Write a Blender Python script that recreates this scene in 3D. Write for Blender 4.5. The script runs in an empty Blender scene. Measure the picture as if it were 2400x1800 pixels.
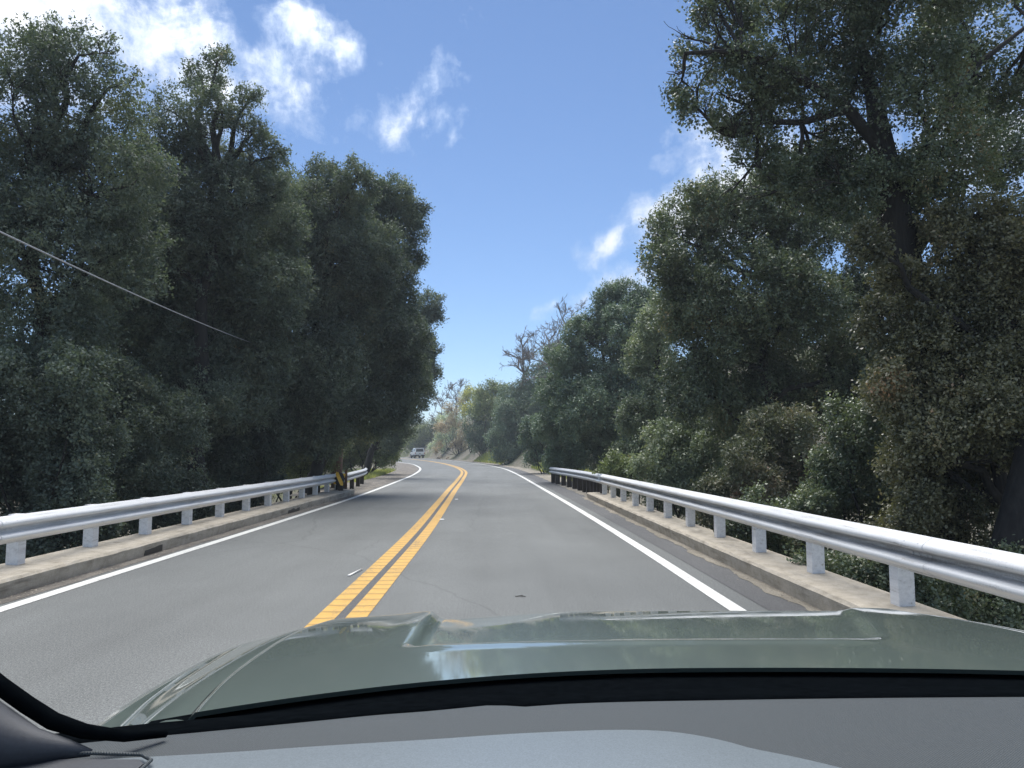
import bpy, bmesh, math, random
import numpy as np
from mathutils import Vector, Matrix, Euler

SC = bpy.context.scene
COL = SC.collection
rnd = random.Random(7)
R = math.radians

# ------------------------------------------------------------------ settings
DENS = 2.2
SKY_S, SKY_DUST, SKY_OZ, CLOUD_S = .062, .1, 5.0, .43
CLOUD_SUN = 1.1
LEAF = 3.3
HAZE = .0009
SUN_E, SUN_ANG, EXPO = 2.2, 50, 1.30
SUN_ELD, SUN_AZD = 66, -9
CLOUDS_AND_FILL = [  # direction, half-width, half-height (radians), tilt, strength
 ((-.375, .802, .464), .21, .11, .1, 1.2), ((-.50, .74, .47), .25, .13, 0, 1.7), ((-.24, .839, .495), .10, .05, 0, 1.1), ((-.245, .862, .444), .06, .07, .4, .9),
 ((-.177, .861, .476), .05, .03, 0, .9),
 ((-0.125, 0.896, 0.426), .046, .036, .2, .95),
 ((-0.071, 0.912, 0.403), .044, .03, -.2, 1.05),
 ((-0.046, 0.922, 0.384), 0.026, 0.036, 0.2, 0.95),
 ((-0.097, 0.905, 0.414), 0.03, 0.022, 0, 0.9),
 ((-0.07, 0.879, 0.472), 0.035, 0.035, 0.3, 0.5),
 ((0.164, 0.948, 0.274), .07, .036, -.5, 1.1),
 ((0.21, 0.927, 0.31), .06, .04, -.5, 1.25),
 ((0.12, 0.957, 0.264), 0.05, 0.018, -0.2, 0.55),
 ((0.058, 0.962, 0.268), 0.025, 0.015, -0.7, 0.5),
 ((0.119, 0.974, 0.195), .04, .024, -.6, 1.1),
 ((0.18, 0.96, 0.216), .07, .035, -.3, 1.25),
 ((0.08, 0.98, 0.183), 0.02, 0.012, -0.7, 0.6),

 ((.301, .9, .316), .22, .095, -.2, 1.7), ((.54, .77, .33), .17, .11, 0, 1.3),
 ((-.66, .58, .5), .30, .16, 0, 1.6), ((.1, -.1, 1), .75, .55, .3, 1.5), ((-.7, .1, .75), .45, .35, .3, 1.6), ((.75, .1, .6), .35, .25, .3, 1.3), ((.3, -.9, .55), .9, .45, 0, 1.5), ((-.7, -.6, .4), .5, .3, 0, 1.4)]  # from the overhead one on: unseen clouds added as white fill light
HUGE = 11
HUGE_TRUNK = [(6.45, 11, 0.2), (6.37, 11, 1.36), (6.30, 11, 2.72), (6.15, 11, 3.97), (5.97, 11, 5.31)]
HUGE_LIMBS = [([(5.97, 11, 5.2), (5.75, 10.9, 6.1), (5.2, 10.8, 6.7), (4.5, 10.7, 7.05), (3.6, 10.6, 7.4), (2.8, 10.6, 7.35)], .115),
 ([(5.9, 11, 5.6), (5.85, 11.1, 6.5), (5.8, 11.3, 7.8), (5.6, 11.5, 9.2)], .15), ([(6.0, 11, 5.0), (6.5, 10.8, 6.2), (7.1, 10.6, 7.2), (8.0, 10.5, 7.9)], .095),
 ([(5.3, 10.8, 6.62), (4.6, 10.9, 6.45), (3.9, 11, 6.5), (3.4, 11.1, 6.4)], .07), ([(6.1, 11, 4.2), (6.9, 11.3, 5.2), (7.6, 11.5, 5.9)], .10)]

# ------------------------------------------------------------------ materials
def new_mat(name):
    m = bpy.data.materials.new(name)
    m.use_nodes = True
    nt = m.node_tree
    return m, nt, nt.nodes, nt.links, nt.nodes['Principled BSDF']

def setv(b, **kw):
    for k, v in kw.items():
        b.inputs[k.replace('_', ' ')].default_value = v

def rgb(c): return (c[0], c[1], c[2], 1.0)

def noise(nt, vec, scale, detail=4, rough=.55, dim='3D'):
    n = nt.nodes.new('ShaderNodeTexNoise')
    n.inputs['Scale'].default_value = scale
    n.inputs['Detail'].default_value = detail
    n.inputs['Roughness'].default_value = rough
    if vec is not None: nt.links.new(vec, n.inputs['Vector'])
    return n.outputs['Fac']

def ramp(nt, fac, stops, interp='LINEAR'):
    r = nt.nodes.new('ShaderNodeValToRGB')
    r.color_ramp.interpolation = interp
    el = r.color_ramp.elements
    while len(el) < len(stops): el.new(.5)
    for e, (p, c) in zip(el, stops):
        e.position = p
        e.color = rgb(c) if not isinstance(c, (int, float)) else (c, c, c, 1)
    nt.links.new(fac, r.inputs['Fac'])
    return r.outputs['Color']

def mixc(nt, fac, a, b, mode='MIX'):
    m = nt.nodes.new('ShaderNodeMix')
    m.data_type = 'RGBA'; m.blend_type = mode
    for s, v in (('Factor', fac), ('A', a), ('B', b)):
        i = [q for q in m.inputs if q.name == s and (q.type == ('VALUE' if s == 'Factor' else 'RGBA'))][0]
        if isinstance(v, (int, float)): i.default_value = v if s == 'Factor' else (v, v, v, 1)
        elif isinstance(v, tuple): i.default_value = rgb(v)
        else: nt.links.new(v, i)
    return [q for q in m.outputs if q.type == 'RGBA'][0]

def math_(nt, op, a, b=None, c=None, clamp=False):
    m = nt.nodes.new('ShaderNodeMath'); m.operation = op; m.use_clamp = clamp
    for i, v in enumerate((a, b, c)):
        if v is None: continue
        if isinstance(v, (int, float)): m.inputs[i].default_value = v
        else: nt.links.new(v, m.inputs[i])
    return m.outputs[0]

def mapping(nt, vec, scale=(1, 1, 1), rot=(0, 0, 0), loc=(0, 0, 0), kind='POINT'):
    m = nt.nodes.new('ShaderNodeMapping'); m.vector_type = kind
    m.inputs['Scale'].default_value = scale
    m.inputs['Rotation'].default_value = rot
    m.inputs['Location'].default_value = loc
    nt.links.new(vec, m.inputs['Vector'])
    return m.outputs[0]

def coord(nt, out='Object'):
    return nt.nodes.new('ShaderNodeTexCoord').outputs[out]

def geo_pos(nt):
    return nt.nodes.new('ShaderNodeNewGeometry').outputs['Position']

def bump(nt, b, h, strength=.3, dist=.01):
    n = nt.nodes.new('ShaderNodeBump')
    n.inputs['Strength'].default_value = strength
    n.inputs['Distance'].default_value = dist
    nt.links.new(h, n.inputs['Height'])
    nt.links.new(n.outputs[0], b.inputs['Normal'])

M = {}
def simple(name, c, rough=.5, metal=0., var=.12, scale=6., spec=.5, bmp=0.):
    m, nt, N, L, b = new_mat(name)
    p = geo_pos(nt)
    f = noise(nt, p, scale, 5)
    lo = tuple(x * (1 - var) for x in c); hi = tuple(min(1, x * (1 + var)) for x in c)
    L.new(ramp(nt, f, [(.3, lo), (.7, hi)]), b.inputs['Base Color'])
    setv(b, Roughness=rough, Metallic=metal)
    b.inputs['Specular IOR Level'].default_value = spec
    if bmp: bump(nt, b, noise(nt, p, scale * 12, 3), bmp, .004)
    M[name] = m
    return m

def mat_asphalt(name, base, warm=1.0):
    m, nt, N, L, b = new_mat(name)
    p = geo_pos(nt)
    fine = math_(nt, 'ADD', math_(nt, 'MULTIPLY', noise(nt, p, 240, 3, .7), .55), math_(nt, 'MULTIPLY', noise(nt, p, 75, 3, .8), .45))
    mid = noise(nt, p, 38, 4, .65)
    lane = noise(nt, mapping(nt, p, (1.1, .045, 1)), 1.0, 4, .6)
    big = noise(nt, mapping(nt, p, (.35, .22, 1)), 1.0, 5, .6)
    c = ramp(nt, fine, [(.34, tuple(x * .30 for x in base)), (.5, base), (.64, tuple(x * 2.5 for x in base))])
    c = mixc(nt, 1.0, c, ramp(nt, mid, [(.3, .82), (.7, 1.16)]), 'MULTIPLY')
    c = mixc(nt, 1.0, c, ramp(nt, lane, [(.32, .90), (.5, 1.0), (.68, 1.08)]), 'MULTIPLY')
    c = mixc(nt, 1.0, c, ramp(nt, big, [(.3, .82), (.65, 1.1)]), 'MULTIPLY')
    # sparse hairline cracks sealed dark
    w = N.new('ShaderNodeTexVoronoi'); w.feature = 'DISTANCE_TO_EDGE'; w.inputs['Scale'].default_value = .22
    L.new(mapping(nt, mixc(nt, .25, p, noise_color(nt, p, 1.3)), (1, .7, 1)), w.inputs['Vector'])
    crack = ramp(nt, w.outputs['Distance'], [(0, .8), (.0022, 1.0)])
    c = mixc(nt, 1.0, c, crack, 'MULTIPLY')
    L.new(c, b.inputs['Base Color'])
    setv(b, Roughness=.78)
    b.inputs['Specular IOR Level'].default_value = .35
    bump(nt, b, fine, .35, .006)
    M[name] = m

def noise_color(nt, vec, scale):
    n = nt.nodes.new('ShaderNodeTexNoise'); n.inputs['Scale'].default_value = scale; n.inputs['Detail'].default_value = 5
    nt.links.new(vec, n.inputs['Vector'])
    return n.outputs['Color']

def mat_paint_line(name, base, worn, rumble=False):
    m, nt, N, L, b = new_mat(name)
    p = geo_pos(nt)
    f = noise(nt, p, 55, 5, .7)
    g = noise(nt, mapping(nt, p, (1.5, .3, 1)), 2.2, 4)
    wear = math_(nt, 'ADD', math_(nt, 'MULTIPLY', f, .75), math_(nt, 'MULTIPLY', g, .35))
    c = ramp(nt, wear, [(.40, base), (.60, base), (.69, worn), (.78, worn)])
    c = mixc(nt, 1.0, c, ramp(nt, noise(nt, p, 9, 4), [(.3, .86), (.7, 1.06)]), 'MULTIPLY')
    h = f
    if rumble:
        wv = N.new('ShaderNodeTexWave'); wv.bands_direction = 'Y'; wv.inputs['Scale'].default_value = 1.06
        wv.inputs['Distortion'].default_value = 2.2; wv.inputs['Detail'].default_value = 1
        L.new(p, wv.inputs['Vector'])
        gro = ramp(nt, wv.outputs['Fac'], [(.0, .92), (.3, .98), (.6, 1.0)])
        edge = ramp(nt, math_(nt, 'MULTIPLY', f, wv.outputs['Fac']), [(.02, .68), (.08, 1.0)])
        c = mixc(nt, 1.0, c, gro, 'MULTIPLY')
        c = mixc(nt, 1.0, c, edge, 'MULTIPLY')
        h = math_(nt, 'ADD', math_(nt, 'MULTIPLY', wv.outputs['Fac'], 2.0), f)
    L.new(c, b.inputs['Base Color'])
    setv(b, Roughness=.6)
    bump(nt, b, h, .3 if rumble else .25, .012 if rumble else .004)
    M[name] = m

def mat_concrete(name):
    m, nt, N, L, b = new_mat(name)
    p = geo_pos(nt)
    f = noise(nt, p, 5, 7, .65); g = noise(nt, p, 90, 4, .7)
    st = noise(nt, mapping(nt, p, (2, .5, 5)), 2.4, 6, .65)
    c = ramp(nt, f, [(.25, (.32, .28, .215)), (.5, (.45, .40, .32)), (.75, (.55, .50, .42))])
    c = mixc(nt, 1.0, c, ramp(nt, g, [(.3, .78), (.7, 1.12)]), 'MULTIPLY')
    c = mixc(nt, 1.0, c, ramp(nt, st, [(.30, .55), (.46, .95), (.6, 1.04)]), 'MULTIPLY')
    L.new(c, b.inputs['Base Color']); setv(b, Roughness=.9)
    bump(nt, b, math_(nt, 'ADD', f, math_(nt, 'MULTIPLY', g, .5)), .6, .02)
    M[name] = m

def mat_rail(name, base, dirt, amount):
    m, nt, N, L, b = new_mat(name)
    p = geo_pos(nt)
    g = noise(nt, mapping(nt, p, (6, .35, 9)), 3.0, 6, .7)
    f = noise(nt, p, 60, 4, .7)
    d = math_(nt, 'ADD', math_(nt, 'MULTIPLY', g, .8), math_(nt, 'MULTIPLY', f, .25))
    c = ramp(nt, d, [(.44, base), (.60, tuple(x * .86 for x in base)), (.60 + amount, dirt)])
    at = N.new('ShaderNodeAttribute'); at.attribute_name = 'grime_shade'      # dirt in the rail's valley, plus shade painted under the upper bulge
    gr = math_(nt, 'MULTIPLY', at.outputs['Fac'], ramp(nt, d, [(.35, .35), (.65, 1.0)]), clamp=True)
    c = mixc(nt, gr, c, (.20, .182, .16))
    L.new(c, b.inputs['Base Color']); setv(b, Roughness=.55)
    b.inputs['Specular IOR Level'].default_value = .25
    bump(nt, b, g, .12, .01)
    M[name] = m

def mat_leaf(name, dark, mid, light, dry, rough=.38, transl=.22, spec=.5):
    m, nt, N, L, b = new_mat(name)
    geo = N.new('ShaderNodeNewGeometry')
    r = geo.outputs['Random Per Island']
    p = geo.outputs['Position']
    big = noise(nt, p, .5, 3, .6); clump = noise(nt, p, 1.9, 3, .6)
    f = math_(nt, 'ADD', math_(nt, 'MULTIPLY', r, .38), math_(nt, 'ADD', math_(nt, 'MULTIPLY', math_(nt, 'SUBTRACT', big, .5), 1.5), math_(nt, 'ADD', math_(nt, 'MULTIPLY', math_(nt, 'SUBTRACT', clump, .5), 1.1), .30)))
    c = ramp(nt, f, [(.15, dark), (.5, mid), (.84, light), (1.0, dry)])
    c = mixc(nt, 1.0, c, (LEAF, LEAF, LEAF), 'MULTIPLY')
    L.new(c, b.inputs['Base Color'])
    setv(b, Roughness=rough)
    b.inputs['Specular IOR Level'].default_value = spec
    tr = N.new('ShaderNodeBsdfTranslucent')
    L.new(mixc(nt, 1.0, c, (1.3, 1.35, .7), 'MULTIPLY'), tr.inputs['Color'])
    mx = N.new('ShaderNodeMixShader'); mx.inputs[0].default_value = transl
    L.new(b.outputs[0], mx.inputs[1]); L.new(tr.outputs[0], mx.inputs[2])
    L.new(mx.outputs[0], N['Material Output'].inputs['Surface'])
    M[name] = m

def mat_bark(name, a, bcol):
    m, nt, N, L, b = new_mat(name)
    p = geo_pos(nt)
    f = noise(nt, mapping(nt, p, (9, 9, 1.6)), 1.5, 6, .7)
    L.new(ramp(nt, f, [(.3, a), (.7, bcol)]), b.inputs['Base Color']); setv(b, Roughness=.95)
    bump(nt, b, f, .8, .04)
    M[name] = m

def mat_ground():
    m, nt, N, L, b = new_mat('soil')
    p = geo_pos(nt)
    f = noise(nt, p, .16, 6, .6); g = noise(nt, p, 2.2, 6, .65); h = noise(nt, p, 26, 4, .7)
    dirt = ramp(nt, g, [(.25, (.085, .078, .058)), (.5, (.155, .14, .105)), (.75, (.25, .225, .175))])
    grass = ramp(nt, g, [(.3, (.045, .055, .022)), (.7, (.11, .115, .045))])
    c = mixc(nt, ramp(nt, f, [(.45, 0.0), (.6, 1.0)]), dirt, grass)
    c = mixc(nt, 1.0, c, ramp(nt, h, [(.3, .7), (.7, 1.2)]), 'MULTIPLY')
    L.new(c, b.inputs['Base Color']); setv(b, Roughness=.95)
    bump(nt, b, math_(nt, 'ADD', g, math_(nt, 'MULTIPLY', h, .4)), .8, .06)
    M['soil'] = m

def mat_verge(name, cols):
    m, nt, N, L, b = new_mat(name)
    p = geo_pos(nt)
    g = noise(nt, mapping(nt, p, (1, .35, 1)), 3.0, 6, .7); h = noise(nt, p, 70, 4, .75)
    c = ramp(nt, g, [(.3, cols[0]), (.5, cols[1]), (.7, cols[2])])
    c = mixc(nt, 1.0, c, ramp(nt, h, [(.3, .55), (.5, 1.0), (.72, 1.5)]), 'MULTIPLY')
    L.new(c, b.inputs['Base Color']); setv(b, Roughness=.95)
    bump(nt, b, h, .8, .02)
    M[name] = m

def mat_car_paint(name, c):
    m, nt, N, L, b = new_mat(name)
    p = geo_pos(nt)
    f = noise(nt, p, 900, 2, .6)
    d = noise(nt, mapping(nt, p, (6, 2, 1)), 2, 6, .65)
    cc = ramp(nt, f, [(.3, tuple(x * .9 for x in c)), (.7, tuple(x * 1.12 for x in c))])
    cc = mixc(nt, ramp(nt, d, [(.5, 0.0), (.8, .08)]), cc, (.34, .32, .28))       # thin road dust
    L.new(cc, b.inputs['Base Color'])
    setv(b, Roughness=.42, Metallic=.0)
    b.inputs['Coat Weight'].default_value = 1.0
    L.new(ramp(nt, d, [(.4, .02), (.8, .10)]), b.inputs['Coat Roughness'])
    b.inputs['Coat IOR'].default_value = 1.5
    M[name] = m

def mat_dash(name, c, rough, grain):
    m, nt, N, L, b = new_mat(name)
    p = geo_pos(nt)
    f = noise(nt, p, 700, 3, .6)
    L.new(ramp(nt, f, [(.3, tuple(x * .8 for x in c)), (.7, tuple(x * 1.2 for x in c))]), b.inputs['Base Color'])
    setv(b, Roughness=rough)
    b.inputs['Specular IOR Level'].default_value = .35
    if grain:
        # woven pattern pressed into the dashboard skin, 2.6 mm pitch
        s = N.new('ShaderNodeSeparateXYZ'); L.new(mapping(nt, p, (2400, 2400, 2400), (0, 0, .12)), s.inputs[0])
        k = math_(nt, 'MULTIPLY', math_(nt, 'SINE', s.outputs[0]), math_(nt, 'SINE', s.outputs[1]))
        k = math_(nt, 'ADD', math_(nt, 'MULTIPLY', k, .5), math_(nt, 'MULTIPLY', f, .6))
        bump(nt, b, k, .5, .0012)
    else:
        bump(nt, b, f, .12, .0008)
    M[name] = m

mat_asphalt('asphalt', (.128, .134, .130))
mat_asphalt('shoulder_asphalt', (.085, .086, .087))
mat_paint_line('white_line', (.72, .72, .68), (.16, .16, .155))
mat_paint_line('yellow_line', (.60, .345, .062), (.12, .11, .09), True)
mat_concrete('concrete')
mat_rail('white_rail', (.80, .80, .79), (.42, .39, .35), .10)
mat_rail('galvanised', (.60, .62, .64), (.25, .22, .19), .14)
mat_leaf('left', (.022, .029, .024), (.040, .051, .041), (.068, .080, .060), (.10, .09, .055), .6, .27, .3)
mat_leaf('olive', (.03, .038, .018), (.06, .075, .032), (.10, .115, .05), (.15, .12, .06))
mat_leaf('right', (.022, .029, .020), (.042, .053, .034), (.075, .088, .054), (.14, .10, .06), .33)
mat_leaf('brown', (.028, .030, .018), (.055, .055, .032), (.09, .085, .05), (.17, .10, .06), .33)
mat_leaf('pink', (.030, .036, .022), (.06, .065, .04), (.12, .10, .075), (.26, .14, .11), .34)
mat_leaf('blue', (.025, .038, .028), (.045, .064, .045), (.07, .09, .06), (.10, .10, .06), .45)
mat_leaf('grey', (.035, .045, .03), (.065, .08, .055), (.11, .125, .085), (.15, .14, .09), .42)
mat_leaf('sage', (.10, .115, .085), (.17, .19, .145), (.26, .28, .22), (.24, .20, .14), .6)
mat_leaf('dry', (.075, .062, .045), (.14, .115, .085), (.22, .185, .14), (.30, .24, .17), .7)
mat_leaf('yellow', (.06, .065, .025), (.14, .14, .05), (.28, .27, .08), (.30, .26, .10), .5)
mat_leaf('grass_blade', (.05, .06, .02), (.12, .13, .04), (.22, .21, .07), (.30, .25, .11), .6)
mat_bark('bark', (.014, .013, .012), (.04, .037, .033))
mat_bark('red_bark', (.10, .055, .038), (.24, .15, .11))
mat_bark('dead_wood', (.11, .10, .092), (.24, .22, .20))
mat_bark('dark_wood', (.022, .018, .015), (.06, .048, .04))
mat_ground()
mat_verge('dirt_shoulder', ((.085, .075, .065), (.16, .145, .125), (.25, .225, .19)))
mat_verge('sandy_verge', ((.15, .135, .11), (.25, .225, .18), (.34, .305, .25)))
mat_car_paint('car_green', (.092, .124, .108))
mat_dash('dash_skin', (.047, .056, .060), .55, True)
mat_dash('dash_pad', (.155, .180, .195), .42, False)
simple('white_paint', (.80, .81, .80), .3, 0, .04)
simple('truck_glass', (.02, .024, .03), .06, 0, .1)
simple('black_plastic', (.010, .011, .013), .5, 0, .3, 40, .3)
simple('black_seal', (.003, .004, .005), 1.0, 0, .3, 60, 0.0)
simple('trim_plastic', (.030, .034, .042), .55, 0, .15, 300, .5, .15)
simple('rubber', (.018, .018, .019), .8, 0, .3, 30)
simple('steel_rim', (.45, .46, .48), .35, .8, .1)
simple('red_lens', (.32, .02, .02), .2, 0, .1)
simple('yellow_reflective', (.85, .50, .05), .4, 0, .1, 20)
simple('sign_black', (.018, .017, .016), .5, 0, .2, 20)
simple('rust', (.19, .10, .055), .8, .1, .4, 30)
simple('cable_grey', (.38, .39, .40), .45, .3, .15, 40)
simple('stud_white', (.78, .78, .74), .4, 0, .1, 60)
simple('rock', (.30, .25, .19), .95, 0, .35, 3, .3, .5)
simple('pebble', (.24, .215, .18), .95, 0, .5, 9, .3)
simple('steel_plate', (.62, .64, .66), .3, .6, .15, 12)
simple('chrome', (.7, .71, .72), .15, 1, .05)

# ------------------------------------------------------------------ mesh helpers
def link(name, me, mat=None, parent=None):
    o = bpy.data.objects.new(name, me)
    COL.objects.link(o)
    if mat is not None and me is not None: me.materials.append(mat)
    if parent is not None: o.parent = parent
    return o

def mesh_np(name, verts, faces_n, loops):
    """verts (n,3); faces_n: number of corners of every face (same for all); loops flat index array"""
    me = bpy.data.meshes.new(name)
    nv = len(verts); nl = len(loops); nf = nl // faces_n
    me.vertices.add(nv); me.vertices.foreach_set('co', np.asarray(verts, dtype=np.float32).ravel())
    me.loops.add(nl); me.loops.foreach_set('vertex_index', np.asarray(loops, dtype=np.int32))
    me.polygons.add(nf)
    me.polygons.foreach_set('loop_start', np.arange(0, nl, faces_n, dtype=np.int32))
    me.update(calc_edges=True)
    return me

class MB:
    """collects vertices and faces for one mesh"""
    def __init__(s): s.v = []; s.f = []; s.smooth = []
    def add(s, verts, faces, smooth=False):
        n = len(s.v); s.v += [tuple(v) for v in verts]
        s.f += [tuple(i + n for i in f) for f in faces]; s.smooth += [smooth] * len(faces)
    def box(s, x0, x1, y0, y1, z0, z1):
        s.add([(x0, y0, z0), (x1, y0, z0), (x1, y1, z0), (x0, y1, z0), (x0, y0, z1), (x1, y0, z1), (x1, y1, z1), (x0, y1, z1)],
              [(0, 3, 2, 1), (4, 5, 6, 7), (0, 1, 5, 4), (1, 2, 6, 5), (2, 3, 7, 6), (3, 0, 4, 7)])
    def tube(s, pts, rad, seg=8, caps=True, flat=1.0):
        pts = [Vector(p) for p in pts]; n = len(pts)
        if isinstance(rad, (int, float)): rad = [rad] * n
        V = []; up = None
        for i, p in enumerate(pts):
            t = (pts[min(i + 1, n - 1)] - pts[max(i - 1, 0)]).normalized()
            if up is None:
                up = Vector((0, 0, 1)) if abs(t.z) < .9 else Vector((1, 0, 0))
            a = t.cross(up).normalized(); b = a.cross(t).normalized(); up = b
            for k in range(seg):
                w = 2 * math.pi * k / seg
                V.append(p + a * math.cos(w) * rad[i] + b * math.sin(w) * rad[i] * flat)
        F = []
        for i in range(n - 1):
            for k in range(seg):
                k2 = (k + 1) % seg
                F.append((i * seg + k, i * seg + k2, (i + 1) * seg + k2, (i + 1) * seg + k))
        if caps:
            F.append(tuple(range(seg - 1, -1, -1))); F.append(tuple((n - 1) * seg + k for k in range(seg)))
        s.add(V, F, True)
    def lathe(s, prof, axis='x', seg=24, c=(0, 0, 0)):
        V = []; F = []
        n = len(prof)
        for k in range(seg):
            w = 2 * math.pi * k / seg
            for (a, r) in prof:
                q = {'x': (a, r * math.cos(w), r * math.sin(w)), 'z': (r * math.cos(w), r * math.sin(w), a), 'y': (r * math.cos(w), a, r * math.sin(w))}[axis]
                V.append((q[0] + c[0], q[1] + c[1], q[2] + c[2]))
        for k in range(seg):
            k2 = (k + 1) % seg
            for i in range(n - 1):
                F.append((k * n + i, k2 * n + i, k2 * n + i + 1, k * n + i + 1))
        s.add(V, F, True)
    def prism(s, poly, y0, y1, axis='y'):
        """poly in (x,z) extruded along y, or (y,z) along x, or (x,y) along z"""
        n = len(poly)
        mk = {'y': lambda a, b, t: (a, t, b), 'x': lambda a, b, t: (t, a, b), 'z': lambda a, b, t: (a, b, t)}[axis]
        V = [mk(a, b, y0) for a, b in poly] + [mk(a, b, y1) for a, b in poly]
        F = [tuple(range(n)), tuple(range(2 * n - 1, n - 1, -1))]
        for i in range(n):
            j = (i + 1) % n
            F.append((i, i + n, j + n, j))
        s.add(V, F)
    def loft(s, secs, close=True, smooth=True, caps=False):
        n = len(secs[0]); V = [p for sec in secs for p in sec]; F = []
        for i in range(len(secs) - 1):
            for k in range(n if close else n - 1):
                k2 = (k + 1) % n
                F.append((i * n + k, i * n + k2, (i + 1) * n + k2, (i + 1) * n + k))
        s.add(V, F, smooth)
        if caps:
            s.add(secs[0], [tuple(range(n - 1, -1, -1))]); s.add(secs[-1], [tuple(range(n))])
    def build(s, name, mat, parent=None, loc=None, bevel=0., recalc=True):
        me = bpy.data.meshes.new(name)
        me.from_pydata(s.v, [], s.f)
        me.polygons.foreach_set('use_smooth', s.smooth)
        if recalc or bevel:
            bm = bmesh.new(); bm.from_mesh(me)
            if recalc: bmesh.ops.recalc_face_normals(bm, faces=bm.faces)
            if bevel:
                es = [e for e in bm.edges if len(e.link_faces) == 2 and e.calc_face_angle(0) > .6]
                bmesh.ops.bevel(bm, geom=es, offset=bevel, segments=2, affect='EDGES', profile=.6)
            bm.to_mesh(me); bm.free()
        me.update()
        o = link(name, me, M[mat], parent)
        if loc: o.location = loc
        return o

def thing(name, label, cat, loc=(0, 0, 0), rz=0, group=None):
    o = bpy.data.objects.new(name, None); COL.objects.link(o)
    o.location = loc; o.rotation_euler = (0, 0, rz); o.empty_display_size = .3
    return tag(o, label, cat, group)

def tag(o, label, cat, group=None, kind='thing'):
    o['label'] = label; o['category'] = cat; o['kind'] = kind
    if group: o['group'] = group
    return o

def structure(o, kind='structure'):
    o['kind'] = kind; return o

def interp(tab):
    xs = [p[0] for p in tab]; ys = [p[1] for p in tab]; n = len(xs)
    d = [(ys[i + 1] - ys[i]) / (xs[i + 1] - xs[i]) for i in range(n - 1)]
    m = [d[0]] + [(d[i - 1] + d[i]) / 2 for i in range(1, n - 1)] + [d[-1]]
    def f(x):
        if x <= xs[0]: return ys[0] + d[0] * (x - xs[0])
        if x >= xs[-1]: return ys[-1] + d[-1] * (x - xs[-1])
        i = 0
        while x > xs[i + 1]: i += 1
        h = xs[i + 1] - xs[i]; t = (x - xs[i]) / h
        return ((2 * t**3 - 3 * t**2 + 1) * ys[i] + (t**3 - 2 * t**2 + t) * h * m[i] + (-2 * t**3 + 3 * t**2) * ys[i + 1] + (t**3 - t**2) * h * m[i + 1])
    return f
def sstep(x, a, b):
    t = min(1, max(0, (x - a) / (b - a))); return t * t * (3 - 2 * t)
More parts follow.
